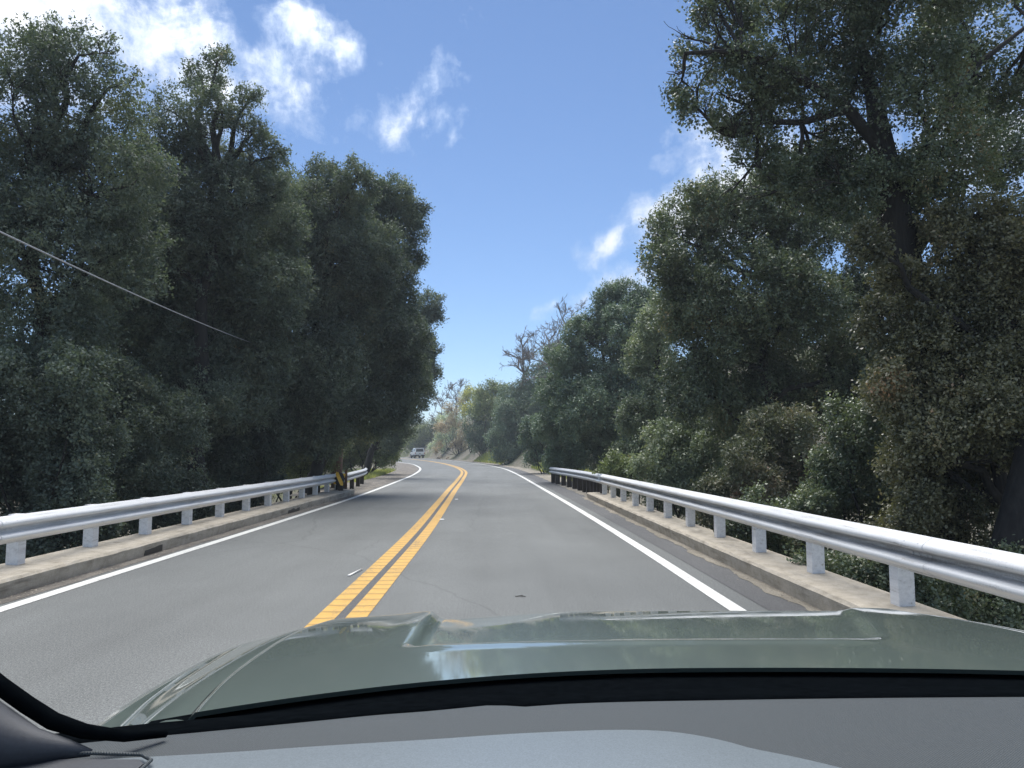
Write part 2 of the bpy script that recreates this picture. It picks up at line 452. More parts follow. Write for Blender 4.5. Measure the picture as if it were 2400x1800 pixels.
TREES = [
 ('oak_tree','tall dark oak with a thin see-through top against the bright cloud, left edge','tree','tall oaks walling the road along the bridge',(-8.78,15,-3),'left',0.058,0.5,0.52,[(-9.24, 14.59, 9.24, 0.84), (-8.17, 14.44, 9.27, 0.75), (-8.91, 14.9, 9.85, 0.55), (-7.62, 14.57, 8.68, 0.67), (-9.16, 14.14, 7.9, 1.03), (-8.5, 14.82, 8.12, 0.99), (-7.97, 15.62, 8.08, 0.86), (-9.82, 15.74, 7.21, 1.44), (-8.16, 15.52, 7.04, 1.14), (-8.78, 14.22, 5.13, 1.47), (-7.86, 15.08, 5.36, 1.29), (-8.66, 14.45, 3.67, 1.32), (-7.1, 14.51, 6.69, 0.8), (-9.13, 14.16, 5.83, 1.12), (-10.67, 14.44, 8.01, 1.06), (-12.0, 16.06, 6.39, 1.47), (-11.39, 15.81, 4.16, 1.45)]),
 ('oak_tree','slender oak with a spiky twin top standing apart from the cloud-lit crown beside it','tree','tall oaks walling the road along the bridge',(-7.79,20,-2.5),'left',0.064,0.65,0.3,[(-8.12, 20.34, 11.81, 0.62), (-7.65, 20.21, 12.29, 0.39), (-8.18, 19.53, 10.25, 0.83), (-7.31, 19.77, 10.63, 0.66), (-6.68, 20.08, 11.11, 0.34), (-6.64, 20.23, 10.19, 0.56), (-8.27, 20.78, 9.48, 1.27), (-6.76, 20.5, 9.25, 0.75), (-8.5, 19.09, 7.97, 1.16), (-6.01, 20.08, 9.49, 0.44), (-5.9, 20.23, 8.51, 0.74), (-8.03, 20.01, 7.65, 1.34), (-9.22, 19.5, 9.35, 0.83), (-7.04, 19.95, 8.14, 1.09), (-8.7, 19.1, 7.12, 1.16), (-8.35, 20.95, 6.36, 1.28), (-8.06, 20.72, 4.51, 1.14), (-7.52, 20.08, 2.94, 0.98)]),
 ('oak_tree','broad dark oak in the middle of the leafy wall, the cable running across its face','tree','tall oaks walling the road along the bridge',(-8.31,22,-2),'left',0.072,1,0.08,[(-9.57, 21.37, 6.98, 1.69), (-8.39, 23.18, 6.88, 1.7), (-11.09, 22.26, 5.0, 2.04), (-9.21, 23.29, 5.17, 1.99), (-7.13, 22.92, 5.4, 1.54), (-7.73, 22.03, 3.48, 1.75), (-9.7, 21.73, 3.06, 1.72), (-7.0, 22.26, 7.79, 1.49), (-8.73, 21.82, 7.65, 1.46), (-9.84, 20.94, 5.82, 1.66), (-6.45, 21.48, 6.22, 1.44)]),
 ('oak_tree','round-headed oak with two bumpy domes between the spiky oak and the road-side oak','tree','tall oaks walling the road along the bridge',(-6.09,26,-1),'left',0.075,1,0.15,[(-6.27, 26.55, 11.05, 1.0), (-6.65, 24.96, 9.67, 1.22), (-4.81, 25.35, 10.63, 0.77), (-5.37, 26.29, 9.78, 1.28), (-7.04, 25.37, 8.36, 1.55), (-5.62, 26.12, 7.91, 1.91), (-4.47, 25.93, 8.2, 1.27), (-7.0, 25.46, 6.15, 1.86), (-5.58, 27.7, 6.22, 2.03), (-5.62, 25.04, 3.92, 1.68), (-7.32, 25.73, 3.82, 1.73), (-6.56, 25.32, 2.55, 1.24), (-7.76, 26.3, 2.28, 1.28), (-5.72, 25.68, 2.26, 0.78)]),
 ('oak_tree','oak leaning its crown out toward the road with a rounded bulge at the sky edge','tree','tall oaks walling the road along the bridge',(-7.14,29,-0.3),'left',0.078,1,0.12,[(-3.84, 28.76, 11.41, 0.91), (-3.17, 29.25, 10.83, 0.57), (-4.61, 28.66, 10.54, 1.05), (-4.14, 29.14, 9.77, 1.33), (-3.44, 29.45, 9.12, 0.63), (-4.62, 27.86, 7.82, 1.53), (-3.72, 28.23, 7.38, 0.95), (-4.12, 28.22, 5.79, 1.55), (-3.3, 29.34, 6.15, 0.72), (-3.72, 29.28, 4.33, 1.34), (-4.62, 28.25, 4.23, 1.55), (-3.81, 28.76, 3.05, 0.79), (-4.79, 28.38, 2.86, 1.04), (-6.09, 28.92, 2.35, 1.06), (-6.39, 27.84, 3.17, 1.36)]),
 ('oak_tree','small airy oak peeking out past the road-side oak, farthest of the leafy wall','tree','tall oaks walling the road along the bridge',(-7.79,44,0.07),'left',0.1,1,0.2,[(-3.84, 44.29, 10.31, 0.81), (-4.22, 44.67, 9.41, 0.95), (-3.5, 44.22, 9.61, 0.49), (-4.45, 44.48, 7.72, 1.14), (-4.06, 44.8, 6.39, 0.98), (-4.29, 43.16, 4.88, 0.95), (-4.86, 43.65, 3.85, 0.91), (-5.63, 44.68, 2.82, 0.82), (-5.98, 44.32, 2.01, 0.65)]),
 ('bush','dark bush in the ravine behind the far-lane rail at the left edge','bush','bushes filling the ravine on the far-lane side',(-8.3,13.5,-3),'left',0.055,1,0.05,[(-8.42, 13.34, 2.45, 0.98), (-8.73, 14.22, 1.24, 0.95), (-7.62, 13.7, 1.66, 0.92), (-8.34, 13.92, 0.5, 0.76), (-7.26, 13.26, 0.86, 0.65), (-8.03, 13.09, -0.13, 0.72), (-9.02, 13.4, 1.33, 0.98), (-7.13, 13.02, 2.51, 0.71), (-7.58, 13.36, 0.07, 0.65), (-7.18, 13.91, 0.34, 0.51), (-8.51, 13.3, -0.69, 0.65), (-9.43, 12.55, 1.72, 1.0), (-9.33, 12.76, 0.22, 0.86), (-10.73, 12.86, 0.96, 1.02)]),
 ('bush','tall shrub under the hanging cable, second shrub along the far-lane rail','bush','bushes filling the ravine on the far-lane side',(-8.73,18,-3),'left',0.06,1,0.08,[(-9.29, 18.62, 2.38, 1.25), (-7.86, 17.7, 1.91, 1.19), (-8.84, 17.63, 1.07, 0.97), (-7.81, 17.44, 0.97, 0.74), (-8.89, 18.67, 0.38, 0.8), (-7.78, 17.92, 0.26, 0.55), (-7.08, 17.74, 0.49, 0.49), (-8.13, 17.56, -0.07, 0.54), (-8.85, 17.56, -0.17, 0.54), (-7.26, 17.71, 0.12, 0.49), (-6.91, 18.13, 0.28, 0.4), (-9.33, 17.38, 3.06, 0.95)]),
 ('bush','shadowy shrub filling the middle stretch behind the white rail','bush','bushes filling the ravine on the far-lane side',(-8.49,24,-2.5),'left',0.072,1,0.08,[(-8.8, 22.91, 1.9, 1.26), (-8.06, 23.98, 1.77, 1.17), (-9.18, 23.67, 0.5, 0.72), (-8.4, 24.66, 0.75, 0.75), (-8.37, 23.3, 1.21, 0.99), (-7.24, 24.05, 2.35, 1.03), (-7.62, 24.26, 0.9, 0.53), (-6.89, 23.9, 1.63, 0.58), (-8.77, 24.51, 0.17, 0.6), (-7.87, 23.98, 0.27, 0.5), (-9.06, 23.77, -0.07, 0.49), (-7.84, 23.92, -0.01, 0.5), (-7.28, 23.68, 0.21, 0.38), (-8.41, 23.93, -0.15, 0.5), (-6.91, 23.83, 0.49, 0.38)]),
 ('bush','leafy shrub around the reddish bare trunk','bush','bushes filling the ravine on the far-lane side',(-8.52,33,-0.5),'olive',0.08,1,0.1,[(-8.27, 33.63, 1.08, 0.92), (-7.63, 33.48, 1.28, 0.82), (-7.34, 33.0, 2.28, 0.91), (-8.67, 32.15, 1.09, 0.98), (-8.39, 32.47, 2.07, 1.19), (-9.55, 32.44, 1.87, 1.19), (-6.97, 32.77, 1.09, 0.44), (-9.16, 32.51, 1.29, 0.99), (-10.49, 33.67, 1.08, 1.03), (-7.96, 32.35, 1.68, 0.99), (-7.4, 32.41, 1.77, 0.71)]),
 ('bush','low bush behind the flared end of the grey rail','bush','bushes filling the ravine on the far-lane side',(-8.4,50,0),'olive',0.11,1,0.1,[(-7.34, 50.94, 2.08, 1.24), (-6.74, 50.04, 1.32, 0.61), (-8.25, 50.97, 1.62, 1.12), (-6.59, 49.87, 2.52, 0.73), (-9.16, 50.88, 1.78, 1.24), (-9.81, 50.3, 1.32, 1.1), (-7.36, 50.16, 1.17, 0.55), (-8.5, 50.48, 2.99, 1.11), (-9.63, 49.99, 2.98, 1.22), (-10.33, 49.11, 2.06, 1.2), (-7.45, 49.52, 3.12, 0.91)]),
 ('oak_tree','huge oak reaching over the near rail, sky glinting through its crown','tree','evergreen oaks crowding the near-lane side',(6.38,11,-3),'right',0.047,0.68,0.5,[(3.66, 11.36, 8.35, 0.55), (3.19, 11.3, 7.62, 0.43), (2.8, 11.17, 7.1, 0.23), (3.06, 10.91, 6.65, 0.32), (3.79, 11.17, 7.11, 0.61), (3.48, 11.14, 6.43, 0.27), (4.1, 11.1, 6.28, 0.41), (4.56, 11.42, 8.01, 0.77), (4.66, 11.03, 6.83, 0.61), (3.72, 11.06, 6.03, 0.2), (5.61, 11.27, 8.17, 0.82), (6.19, 10.61, 7.79, 0.91), (7.91, 11.71, 8.46, 1.0), (7.81, 11.66, 7.17, 0.85), (6.14, 10.38, 6.61, 0.76), (5.81, 11.46, 7.2, 0.56), (5.52, 11.39, 6.26, 0.49), (7.95, 11.2, 5.91, 0.68), (6.57, 10.4, 5.66, 0.7), (4.81, 11.29, 5.99, 0.41), (5.26, 10.64, 5.25, 0.52), (6.3, 11.51, 5.86, 0.63), (6.52, 11.18, 5.16, 0.61), (4.9, 10.73, 5.28, 0.33), (4.3, 10.76, 5.5, 0.39), (5.01, 11.1, 5.92, 0.41), (4.06, 11.03, 5.74, 0.24), (3.58, 11.27, 9.06, 0.62), (4.76, 11.62, 9.32, 0.85), (5.57, 10.52, 8.82, 0.9), (6.68, 10.1, 8.54, 0.92), (8.29, 11.46, 7.39, 0.63), (3.9, 10.65, 7.21, 0.39), (4.55, 11.27, 7.17, 0.41), (3.39, 10.77, 7.34, 0.33), (7.37, 11.3, 7.45, 0.55)]),
 ('oak_tree','dense oak at the picture edge under the huge crown, brownish leaves hanging','tree','evergreen oaks crowding the near-lane side',(7.06,10.2,-3),'brown',0.046,1,0.15,[(7.2, 10.55, 4.28, 0.71), (6.63, 10.58, 4.56, 0.58), (7.08, 10.27, 3.16, 0.75), (6.59, 10.62, 3.41, 0.65), (6.57, 9.8, 2.1, 0.72), (7.36, 10.35, 4.76, 0.51), (6.17, 10.03, 2.42, 0.55), (5.87, 10.51, 3.86, 0.45), (5.39, 10.38, 3.3, 0.38), (5.84, 10.17, 2.88, 0.5), (5.45, 10.22, 2.31, 0.5), (5.74, 9.78, 1.85, 0.48), (5.07, 9.94, 4.24, 0.3), (5.63, 10.27, 1.49, 0.44), (7.19, 10.19, 3.79, 0.56), (7.53, 10.57, 2.81, 0.58), (7.28, 10.31, 1.81, 0.57), (7.75, 9.67, 4.43, 0.77), (8.05, 10.0, 3.25, 0.79), (8.29, 10.59, 2.02, 0.84), (9.38, 10.24, 3.62, 0.94), (8.53, 9.43, 2.08, 0.81)]),
 ('oak_tree','rounded oak with a scalloped sky edge, left of the huge overhanging crown','tree','evergreen oaks crowding the near-lane side',(6.77,19,-2),'right',0.068,0.95,0.2,[(5.29, 19.49, 7.9, 0.83), (4.37, 19.31, 7.27, 0.53), (4.29, 18.48, 6.32, 0.68), (5.9, 19.05, 8.19, 0.7), (6.27, 18.78, 7.13, 1.03), (5.26, 19.54, 6.1, 1.07), (4.67, 18.72, 5.08, 0.8), (6.3, 18.33, 5.36, 1.34), (7.89, 18.97, 6.95, 1.04), (8.93, 19.58, 8.15, 0.72), (7.8, 18.07, 5.2, 1.21), (9.3, 18.28, 5.71, 1.0), (9.74, 19.3, 4.12, 1.41), (7.81, 19.96, 3.95, 1.46), (5.55, 19.03, 4.19, 1.16), (5.02, 18.89, 3.11, 0.92), (6.7, 19.75, 2.7, 1.2), (8.62, 19.63, 2.81, 1.32), (9.7, 18.19, 2.95, 1.0), (7.52, 19.48, 8.35, 0.71), (7.82, 18.68, 8.32, 0.57), (6.93, 18.85, 8.62, 0.41), (9.62, 19.49, 7.74, 0.83)]),
 ('oak_tree','dark cone-shaped evergreen with wispy top twigs at the end of the near rail','tree','evergreen oaks crowding the near-lane side',(5.37,38,-0.5),'blue',0.09,1,0.12,[(6.97, 37.87, 9.44, 0.92), (6.01, 38.5, 9.33, 0.94), (7.49, 37.51, 8.9, 0.8), (5.32, 38.78, 8.41, 1.18), (3.98, 37.51, 7.47, 0.82), (6.23, 37.12, 7.42, 1.36), (7.79, 37.99, 7.56, 1.16), (3.52, 37.68, 6.09, 1.1), (5.2, 38.13, 5.68, 1.74), (7.54, 39.26, 5.81, 1.8), (3.1, 38.4, 4.52, 1.05), (4.3, 36.56, 3.71, 1.56), (6.45, 37.33, 3.53, 1.93), (2.84, 38.08, 2.87, 1.04), (4.21, 37.97, 1.94, 1.27), (6.18, 38.63, 1.95, 1.65), (3.28, 37.98, 1.25, 0.79), (7.75, 36.94, 3.73, 1.35)]),
 ('oak_tree','greyish-green leafy tree leaning beside the cone-shaped evergreen','tree','evergreen oaks crowding the near-lane side',(6.13,27,-1),'grey',0.075,1,0.1,[(5.95, 26.55, 6.24, 0.97), (5.82, 27.62, 5.05, 1.01), (6.27, 26.7, 3.61, 1.14), (5.58, 27.43, 2.82, 0.92), (7.07, 28.01, 2.51, 1.2), (5.85, 27.23, 1.81, 1.0), (5.01, 27.21, 1.32, 0.66)]),
 ('bush','pale leafy bush poking through the rail at its far joint','bush','bushes crowding behind the near rail',(4.07,25.5,-1),'olive',0.07,1,0.1,[(4.08, 25.59, 1.1, 0.44), (4.51, 25.37, 0.95, 0.37), (4.34, 25.78, 0.39, 0.38), (3.75, 25.49, 0.87, 0.25), (4.97, 25.75, 0.78, 0.35)]),
 ('bush','bush with pinkish new leaves above the middle of the near rail','bush','bushes crowding behind the near rail',(6.0,16,-3),'pink',0.058,1,0.12,[(5.32, 15.76, 1.3, 0.67), (6.37, 16.45, 1.59, 0.7), (6.93, 16.35, 1.19, 0.7), (5.76, 16.12, 1.98, 0.59), (5.17, 15.95, 0.72, 0.49), (6.28, 15.68, 1.97, 0.48), (6.18, 16.29, 0.7, 0.6), (4.75, 15.89, 0.24, 0.44), (4.53, 16.11, 0.52, 0.39), (5.26, 15.68, 0.26, 0.48)]),
 ('bush','round bush leaning over the far posts of the near rail','bush','bushes crowding behind the near rail',(5.28,21,-2.5),'grey',0.066,1,0.12,[(4.77, 20.47, 1.24, 0.69), (5.54, 20.51, 1.36, 0.75), (4.3, 21.26, 1.1, 0.47), (5.19, 20.7, 0.61, 0.5), (6.31, 21.46, 0.71, 0.65), (5.89, 20.84, 1.87, 0.7), (4.8, 21.09, 1.87, 0.64), (4.85, 20.9, 0.16, 0.36), (5.54, 21.09, 0.02, 0.44), (4.44, 20.78, 0.33, 0.3)]),
 ('bush','glossy bush right behind the mid-length of the near rail','bush','bushes crowding behind the near rail',(6.0,12.5,-3),'right',0.048,1,0.12,[(5.71, 12.39, 1.19, 0.6), (6.71, 12.98, 1.33, 0.63), (5.16, 12.24, 0.68, 0.45), (6.11, 12.67, 0.42, 0.62), (4.31, 12.38, 0.52, 0.38), (6.71, 12.31, 0.74, 0.53), (5.8, 12.04, 1.86, 0.51), (3.88, 12.24, 0.38, 0.3), (5.25, 12.87, 0.17, 0.47), (4.73, 12.75, -0.05, 0.43), (4.24, 12.67, 0.12, 0.31)]),
 ('bush','glossy bush with dark hollows beside the slanting trunk','bush','bushes crowding behind the near rail',(6.41,10.5,-3),'brown',0.045,1,0.15,[(6.33, 10.82, 1.36, 0.59), (7.05, 10.97, 1.63, 0.6), (5.67, 10.19, 0.69, 0.5), (6.55, 10.59, 0.59, 0.58), (7.17, 10.5, 1.11, 0.45), (5.6, 10.56, 0.22, 0.45), (6.57, 10.9, -0.09, 0.53), (6.1, 10.71, 2.02, 0.46), (8.25, 10.99, 0.82, 0.6), (8.34, 10.01, 1.0, 0.67)]),
 ('bush','low bush in the gap under the nearest stretch of rail','bush','bushes crowding behind the near rail',(5.48,8.8,-3),'right',0.043,0.9,0.1,[(4.38, 8.92, -0.11, 0.43), (5.1, 8.95, -0.23, 0.49), (5.72, 8.99, -0.35, 0.44), (3.88, 8.87, 0.16, 0.32), (6.15, 9.02, -0.03, 0.39), (4.7, 8.69, 0.18, 0.32)]),
 ('bush','dark bush on the bank just past the near rail end, grass at its foot','bush','shrubs on the bank up the road',(3.55,52,0.5),'blue',0.12,1,0.12,[(3.61, 52.83, 1.95, 1.1), (2.91, 51.81, 3.04, 1.14), (4.2, 52.19, 3.05, 1.08), (2.61, 52.25, 1.31, 0.64), (3.88, 52.26, 0.99, 0.7), (2.27, 51.76, 2.41, 0.69)]),
 ('bush','tall dark shrub with a green grassy slope at its base','bush','shrubs on the bank up the road',(2.2,82,1),'blue',0.14,1,0.12,[(1.59, 81.17, 1.7, 1.68), (0.85, 81.47, 3.43, 1.69), (2.62, 82.43, 3.95, 1.91), (0.51, 82.45, 1.2, 0.9), (3.14, 83.15, 1.95, 1.62), (1.35, 81.68, 5.42, 1.79), (-0.09, 81.92, 2.94, 0.8)]),
 ('bush','dark upright shrub above the yellow-green grass patch','bush','shrubs on the bank up the road',(-1.79,106,1.5),'blue',0.19,1,0.12,[(-2.12, 106.41, 2.85, 1.3), (-2.75, 105.35, 4.63, 1.67), (-1.48, 105.69, 6.57, 1.93), (-0.5, 104.53, 4.29, 1.66), (-3.07, 105.71, 3.36, 0.9), (-0.84, 106.12, 8.53, 1.68), (-1.28, 106.2, 2.4, 1.04)]),
 ('bush','shrub high on the bank under the dead trees','bush','shrubs on the bank up the road',(3.69,84,6),'blue',0.15,1,0.15,[(3.2, 84.36, 8.13, 1.75), (4.71, 83.57, 9.1, 1.73), (1.67, 85.25, 7.68, 1.56), (6.31, 84.39, 10.74, 1.75), (4.15, 82.73, 6.48, 2.02), (2.12, 82.8, 5.98, 1.51), (5.87, 85.75, 7.19, 2.09), (6.91, 85.17, 12.94, 1.35)]),
 ('bush','rounded crest bush at the left foot of the dead trees','bush','shrubs on the bank up the road',(-0.47,100,6),'olive',0.17,1,0.15,[(-0.5, 100.51, 10.01, 1.23), (0.73, 100.27, 9.38, 1.47), (-1.71, 99.77, 9.03, 1.22), (0.12, 98.83, 7.45, 1.57), (1.64, 99.7, 7.81, 1.22), (-1.39, 99.33, 7.17, 1.33)]),
 ('bush','yellow-tinged crest bush on the skyline','bush','shrubs on the bank up the road',(-3.56,118,7),'yellow',0.2,0.9,0.2,[(-3.84, 118.43, 11.16, 1.01), (-4.55, 118.34, 10.21, 0.87), (-3.11, 118.32, 10.06, 1.15), (-4.16, 117.55, 8.57, 1.29), (-2.72, 117.7, 8.22, 1.15)]),
 ('bush','olive bush behind the white truck','bush','shrubs on the bank up the road',(-16.26,165,1),'olive',0.24,1.3,0.12,[(-16.23, 164.2, 5.37, 2.2), (-14.4, 165.9, 6.42, 2.02), (-17.72, 164.39, 3.88, 1.8), (-15.39, 166.16, 3.41, 2.23), (-12.83, 165.29, 5.9, 1.61), (-13.8, 165.08, 3.89, 1.61), (-16.84, 165.65, 2.4, 1.41), (-18.73, 164.67, 2.89, 1.41), (-12.33, 165.03, 7.9, 1.41)]),
 ('bush','grey-green sagebrush draping the bank right of the truck','bush','shrubs on the bank up the road',(-8.72,140,1.5),'sage',0.2,1.3,0.3,[(-7.88, 139.65, 4.8, 1.02), (-5.75, 139.55, 3.53, 1.11), (-4.47, 139.56, 2.09, 0.94), (-3.54, 139.87, 0.99, 0.68), (-10.82, 139.68, 2.68, 0.85), (-9.98, 139.55, 4.37, 1.02), (-11.72, 140.34, 2.6, 0.68), (-6.59, 139.86, 0.99, 0.68), (-9.16, 140.27, 2.09, 0.68), (-8.75, 140.19, 3.96, 0.94), (-7.07, 140.26, 6.09, 1.11), (-4.92, 140.16, 2.69, 1.03), (-9.6, 140.35, 2.94, 0.77), (-6.23, 140.39, 7.8, 1.03), (-5.38, 140.22, 9.08, 1.03), (-7.03, 140.05, 1.84, 0.85), (-5.93, 140.15, 2.09, 0.77), (-7.88, 140.13, 1.84, 0.6), (-8.52, 140.05, 8.38, 1.02), (-10.04, 140.0, 7.78, 0.85)]),
 ('bush','brownish brush on the cut bank above the sandy verge','bush','shrubs on the bank up the road',(-6.03,128,3),'dry',0.18,1.2,0.3,[(-5.26, 127.6, 4.51, 1.17), (-6.45, 128.3, 2.97, 0.86), (-4.48, 127.99, 1.04, 0.62), (-8.36, 127.56, 5.67, 1.01), (-7.22, 127.66, 6.84, 1.01), (-9.19, 128.35, 5.7, 0.94), (-3.55, 127.81, 2.97, 0.78), (-4.11, 127.89, 4.52, 1.01), (-5.27, 128.13, 2.35, 0.7), (-6.06, 128.28, 3.36, 0.78), (-4.64, 127.87, 3.36, 0.78), (-5.44, 127.89, 6.07, 0.94), (-4.5, 127.94, 5.69, 0.78), (-6.83, 127.56, 8.39, 0.93), (-5.32, 128.35, 10.0, 0.94), (-8.0, 127.55, 9.16, 0.93), (-9.17, 128.29, 2.97, 0.63), (-9.74, 127.81, 2.04, 0.55)]),
]
BARE = [
 ('bare_tree','dead oak with a straight thick trunk and bare twisted branches on the skyline',(3.12,85,6),5.53,15.28,0.34),
 ('bare_tree','dead forked oak half hidden by the cone-shaped evergreen, right of the straight dead trunk',(5.73,80,6),6.2,14.98,0.26),
 ('bare_tree','small dead tree top poking above the cone-shaped evergreen',(6.24,66,5),5.76,14.49,0.18),
 ('bare_tree','leafless grey tree low on the skyline above the truck, beside the road-side oaks',(-10.55,150,3),8.5,13.08,0.22),
 ('bare_tree','leafless twiggy tree on the skyline between the truck and the crest bushes',(-7.15,142,3),7.98,13.69,0.22),
]
# ------------------------------------------------------------------ the road and the ground
left_line = interp([(-30, -4.74), (7.6, -4.74), (18, -4.70), (28, -4.76), (37, -4.93), (50.5, -5.3), (65, -6.27), (75, -7.5), (87, -9.4), (96.5, -11.6), (115, -16), (135, -22), (160, -32), (180, -42)])
yellow_line = interp([(-30, -1.40), (7.2, -1.40), (14.7, -1.42), (23, -1.56), (30.3, -1.70), (42, -1.86), (55, -2.17), (61, -2.54), (72, -3.59), (92.5, -6.36), (115, -10.5), (135, -15.2), (150, -19.5), (165, -25), (180, -33)])
right_line = interp([(-30, 2.36), (7.7, 2.33), (12, 2.33), (27, 2.14), (35, 1.95), (47.7, 1.62), (60, 1.15), (66.6, .75), (76, -.18), (88.5, -1.8), (98, -3.4), (117.4, -6.9), (136, -11.3), (150, -15), (165, -20), (180, -26)])
def rise(y): 
    return .0045 * (math.sqrt((y - 28) ** 2 + 9) + (y - 28)) / 2

YS = [-30 + 2 * i for i in range(106)]
def strip(fl, fr, dz, y0, y1, step=1.0, nx=1):
    V = []; F = []; n = 0
    k = int((y1 - y0) / step)
    for i in range(k + 1):
        y = y0 + (y1 - y0) * i / k
        for j in range(nx + 1):
            t = j / nx; V.append((fl(y) * (1 - t) + fr(y) * t, y, rise(y) + dz))
    for i in range(k):
        for j in range(nx):
            a = i * (nx + 1) + j; F.append((a, a + 1, a + nx + 2, a + nx + 1))
    mb = MB(); mb.add(V, F, True); return mb
structure(strip(lambda y: left_line(y) - .32, lambda y: right_line(y) + .35, 0.0, -30, 178, 1.0, 4).build('road', 'asphalt', recalc=False))
LW = .05
structure(strip(lambda y: left_line(y) - .08, lambda y: left_line(y) + .08, .005, -30, 178, .5).build('edge_line', 'white_line', recalc=False))
structure(strip(lambda y: right_line(y) - .08, lambda y: right_line(y) + .08, .005, -30, 178, .5).build('edge_line', 'white_line', recalc=False))
structure(strip(lambda y: yellow_line(y) - .235, lambda y: yellow_line(y) - .045, .005, -30, 178, .5).build('centre_line', 'yellow_line', recalc=False))
structure(strip(lambda y: yellow_line(y) + .045, lambda y: yellow_line(y) + .235, .005, -30, 178, .5).build('centre_line', 'yellow_line', recalc=False))
structure(strip(lambda y: yellow_line(y) - .045, lambda y: yellow_line(y) + .045, .004, -30, 60, .5).build('centre_gap', 'shoulder_asphalt', recalc=False))
# shoulders
wob = lambda y, s: .7 * (.05 * math.sin(y * 2.3 + s) + .035 * math.sin(y * 5.7 + s * 2) + .02 * math.sin(y * 13 + s))
structure(strip(lambda y: right_line(y) + .30, lambda y: (3.16 if y < 26 else right_line(y) + 1.15), .004, -30, 150, .25, 2).build('shoulder', 'shoulder_asphalt', recalc=False))
structure(strip(lambda y: -5.12 if y < 27 else left_line(y) - 2.6 + wob(y, 1), lambda y: left_line(y) - .16 + .5 * wob(y, 0), .004, -30, 150, .25, 2).build('verge', 'dirt_shoulder', recalc=False))
structure(strip(lambda y: 3.0 + wob(y, 4) - .02, lambda y: 3.16, .008, -30, 26, .125, 1).build('verge', 'sandy_verge', recalc=False))
structure(strip(lambda y: right_line(y) + 1.0 + wob(y, 2), lambda y: right_line(y) + 2.8 + wob(y, 3), .010, 26.2, 165, .25, 2).build('verge', 'sandy_verge', recalc=False))

def hnoise(x, y):
    return (math.sin(x * .31 + 1.3 * math.sin(y * .17)) + math.sin(y * .27 + 1.7 * math.sin(x * .13 + 2)) + .5 * math.sin(x * .9 + y * .7) + .35 * math.sin(x * 1.9 - y * 1.3)) / 2.85
def ground_z(x, y):
    b = rise(max(-30, min(y, 200)))
    dr = x - (right_line(min(y, 178)) + 1.7); dl = (left_line(min(y, 178)) - 1.2) - x
    z = b - .03
    rav = 1 - sstep(y, 24, 34)
    in_road = (dr < 0 and dl < 0)
    if y < 24: z = b - 3.6 + .5 * hnoise(x, y) * (1 - math.exp(-abs(x) / 4))
    else:
        if in_road: z = b - .035 - 3.5 * (1 - sstep(y, 24, 27.5))
        if dr >= 0:
            gully = -3.2 * sstep(dr, .6, 5) * (1 - sstep(y, 36, 56))
            hill = min(1.0, sstep(y, 44, 78)) * (15 * (1 - math.exp(-max(0, dr - .3) * .058)) + .5 * hnoise(x, y) * sstep(dr, .5, 3))
            z = b - .035 + gully + hill - 3.5 * (1 - sstep(y, 24, 30)) * (1 - sstep(dr, 1, 3))
        elif dl >= 0:
            gully = -3.0 * sstep(dl, .8, 4) * (1 - sstep(y, 28, 46))
            z = b - .035 + gully + .04 * max(0, dl - 2) + .25 * hnoise(x, y) * sstep(dl, .8, 3) - 3.3 * (1 - sstep(y, 24, 28))
    if y > 185: z += .06 * (y - 185)
    return max(-5, min(z, 22))
def axis(lo, hi, step, far):
    a = []; v = lo
    while v <= hi: a.append(v); v += step
    s = step; pre = []; v = lo
    while v > -far: s *= 1.35; v -= s; pre.append(v)
    s = step; post = []; v = a[-1]
    while v < far: s *= 1.35; v += s; post.append(v)
    return pre[::-1] + a + post
GX = axis(-40, 40, .55, 520); GY = axis(-20, 190, 1.0, 520)
V = [(x, y, ground_z(x, y)) for y in GY for x in GX]
nx = len(GX); F = [(j * nx + i, j * nx + i + 1, (j + 1) * nx + i + 1, (j + 1) * nx + i) for j in range(len(GY) - 1) for i in range(nx - 1)]
mb = MB(); mb.add(V, F, True); structure(mb.build('ground', 'soil', recalc=False))
mb = MB(); mb.box(-5.0, 3.1, -30, 27.2, -.62, -.03); mb.box(-4.2, -3.6, -30, 27, -1.4, -.62); mb.box(1.8, 2.4, -30, 27, -1.4, -.62)
structure(mb.build('bridge_deck', 'concrete'))

# ------------------------------------------------------------------ kerbs and rails of the bridge
def kerb(name, label, sec, y0, y1, drains, seed):
    """cross-section lofted along the bridge with slightly worn, uneven edges and dark drain mouths"""
    r = random.Random(seed); mb = MB(); secs = []
    y = y0
    while y <= y1 + 1e-6:
        secs.append([(x + (r.uniform(-.006, .006) if i in (1, 2) else 0), y, z + (r.uniform(-.005, .004) if i in (1, 2) else 0)) for i, (x, z) in enumerate(sec)])
        y += .24
    mb.loft(secs, True, False, True)
    root = tag(mb.build(name, 'concrete'), label, 'kerb', 'concrete kerbs of the bridge')
    for (ya, yb, side) in drains:
        d = MB(); x = sec[0][0]
        d.box(x - .012 if side < 0 else x - .01, x + .016 if side < 0 else x + .012, ya, yb, .012, .115)
        d.build('drain_opening', 'sign_black', root, bevel=.008)
    return root
kerb('bridge_kerb', 'pale concrete kerb with two dark drain mouths under the far-lane white rail',
     [(-5.10, -.02), (-5.075, .165), (-5.105, .195), (-5.74, .215), (-5.74, -.7), (-5.2, -.7)], -8, 28.2, [(11.35, 11.95, -1), (19.1, 20.2, -1)], 3)
kerb('bridge_kerb', 'weathered brown concrete kerb under the near-lane white rail, running to the bonnet',
     [(3.13, -.02), (3.10, .165), (3.13, .195), (3.66, .215), (3.66, -.7), (3.2, -.7)], -8, 25.6, [], 5)

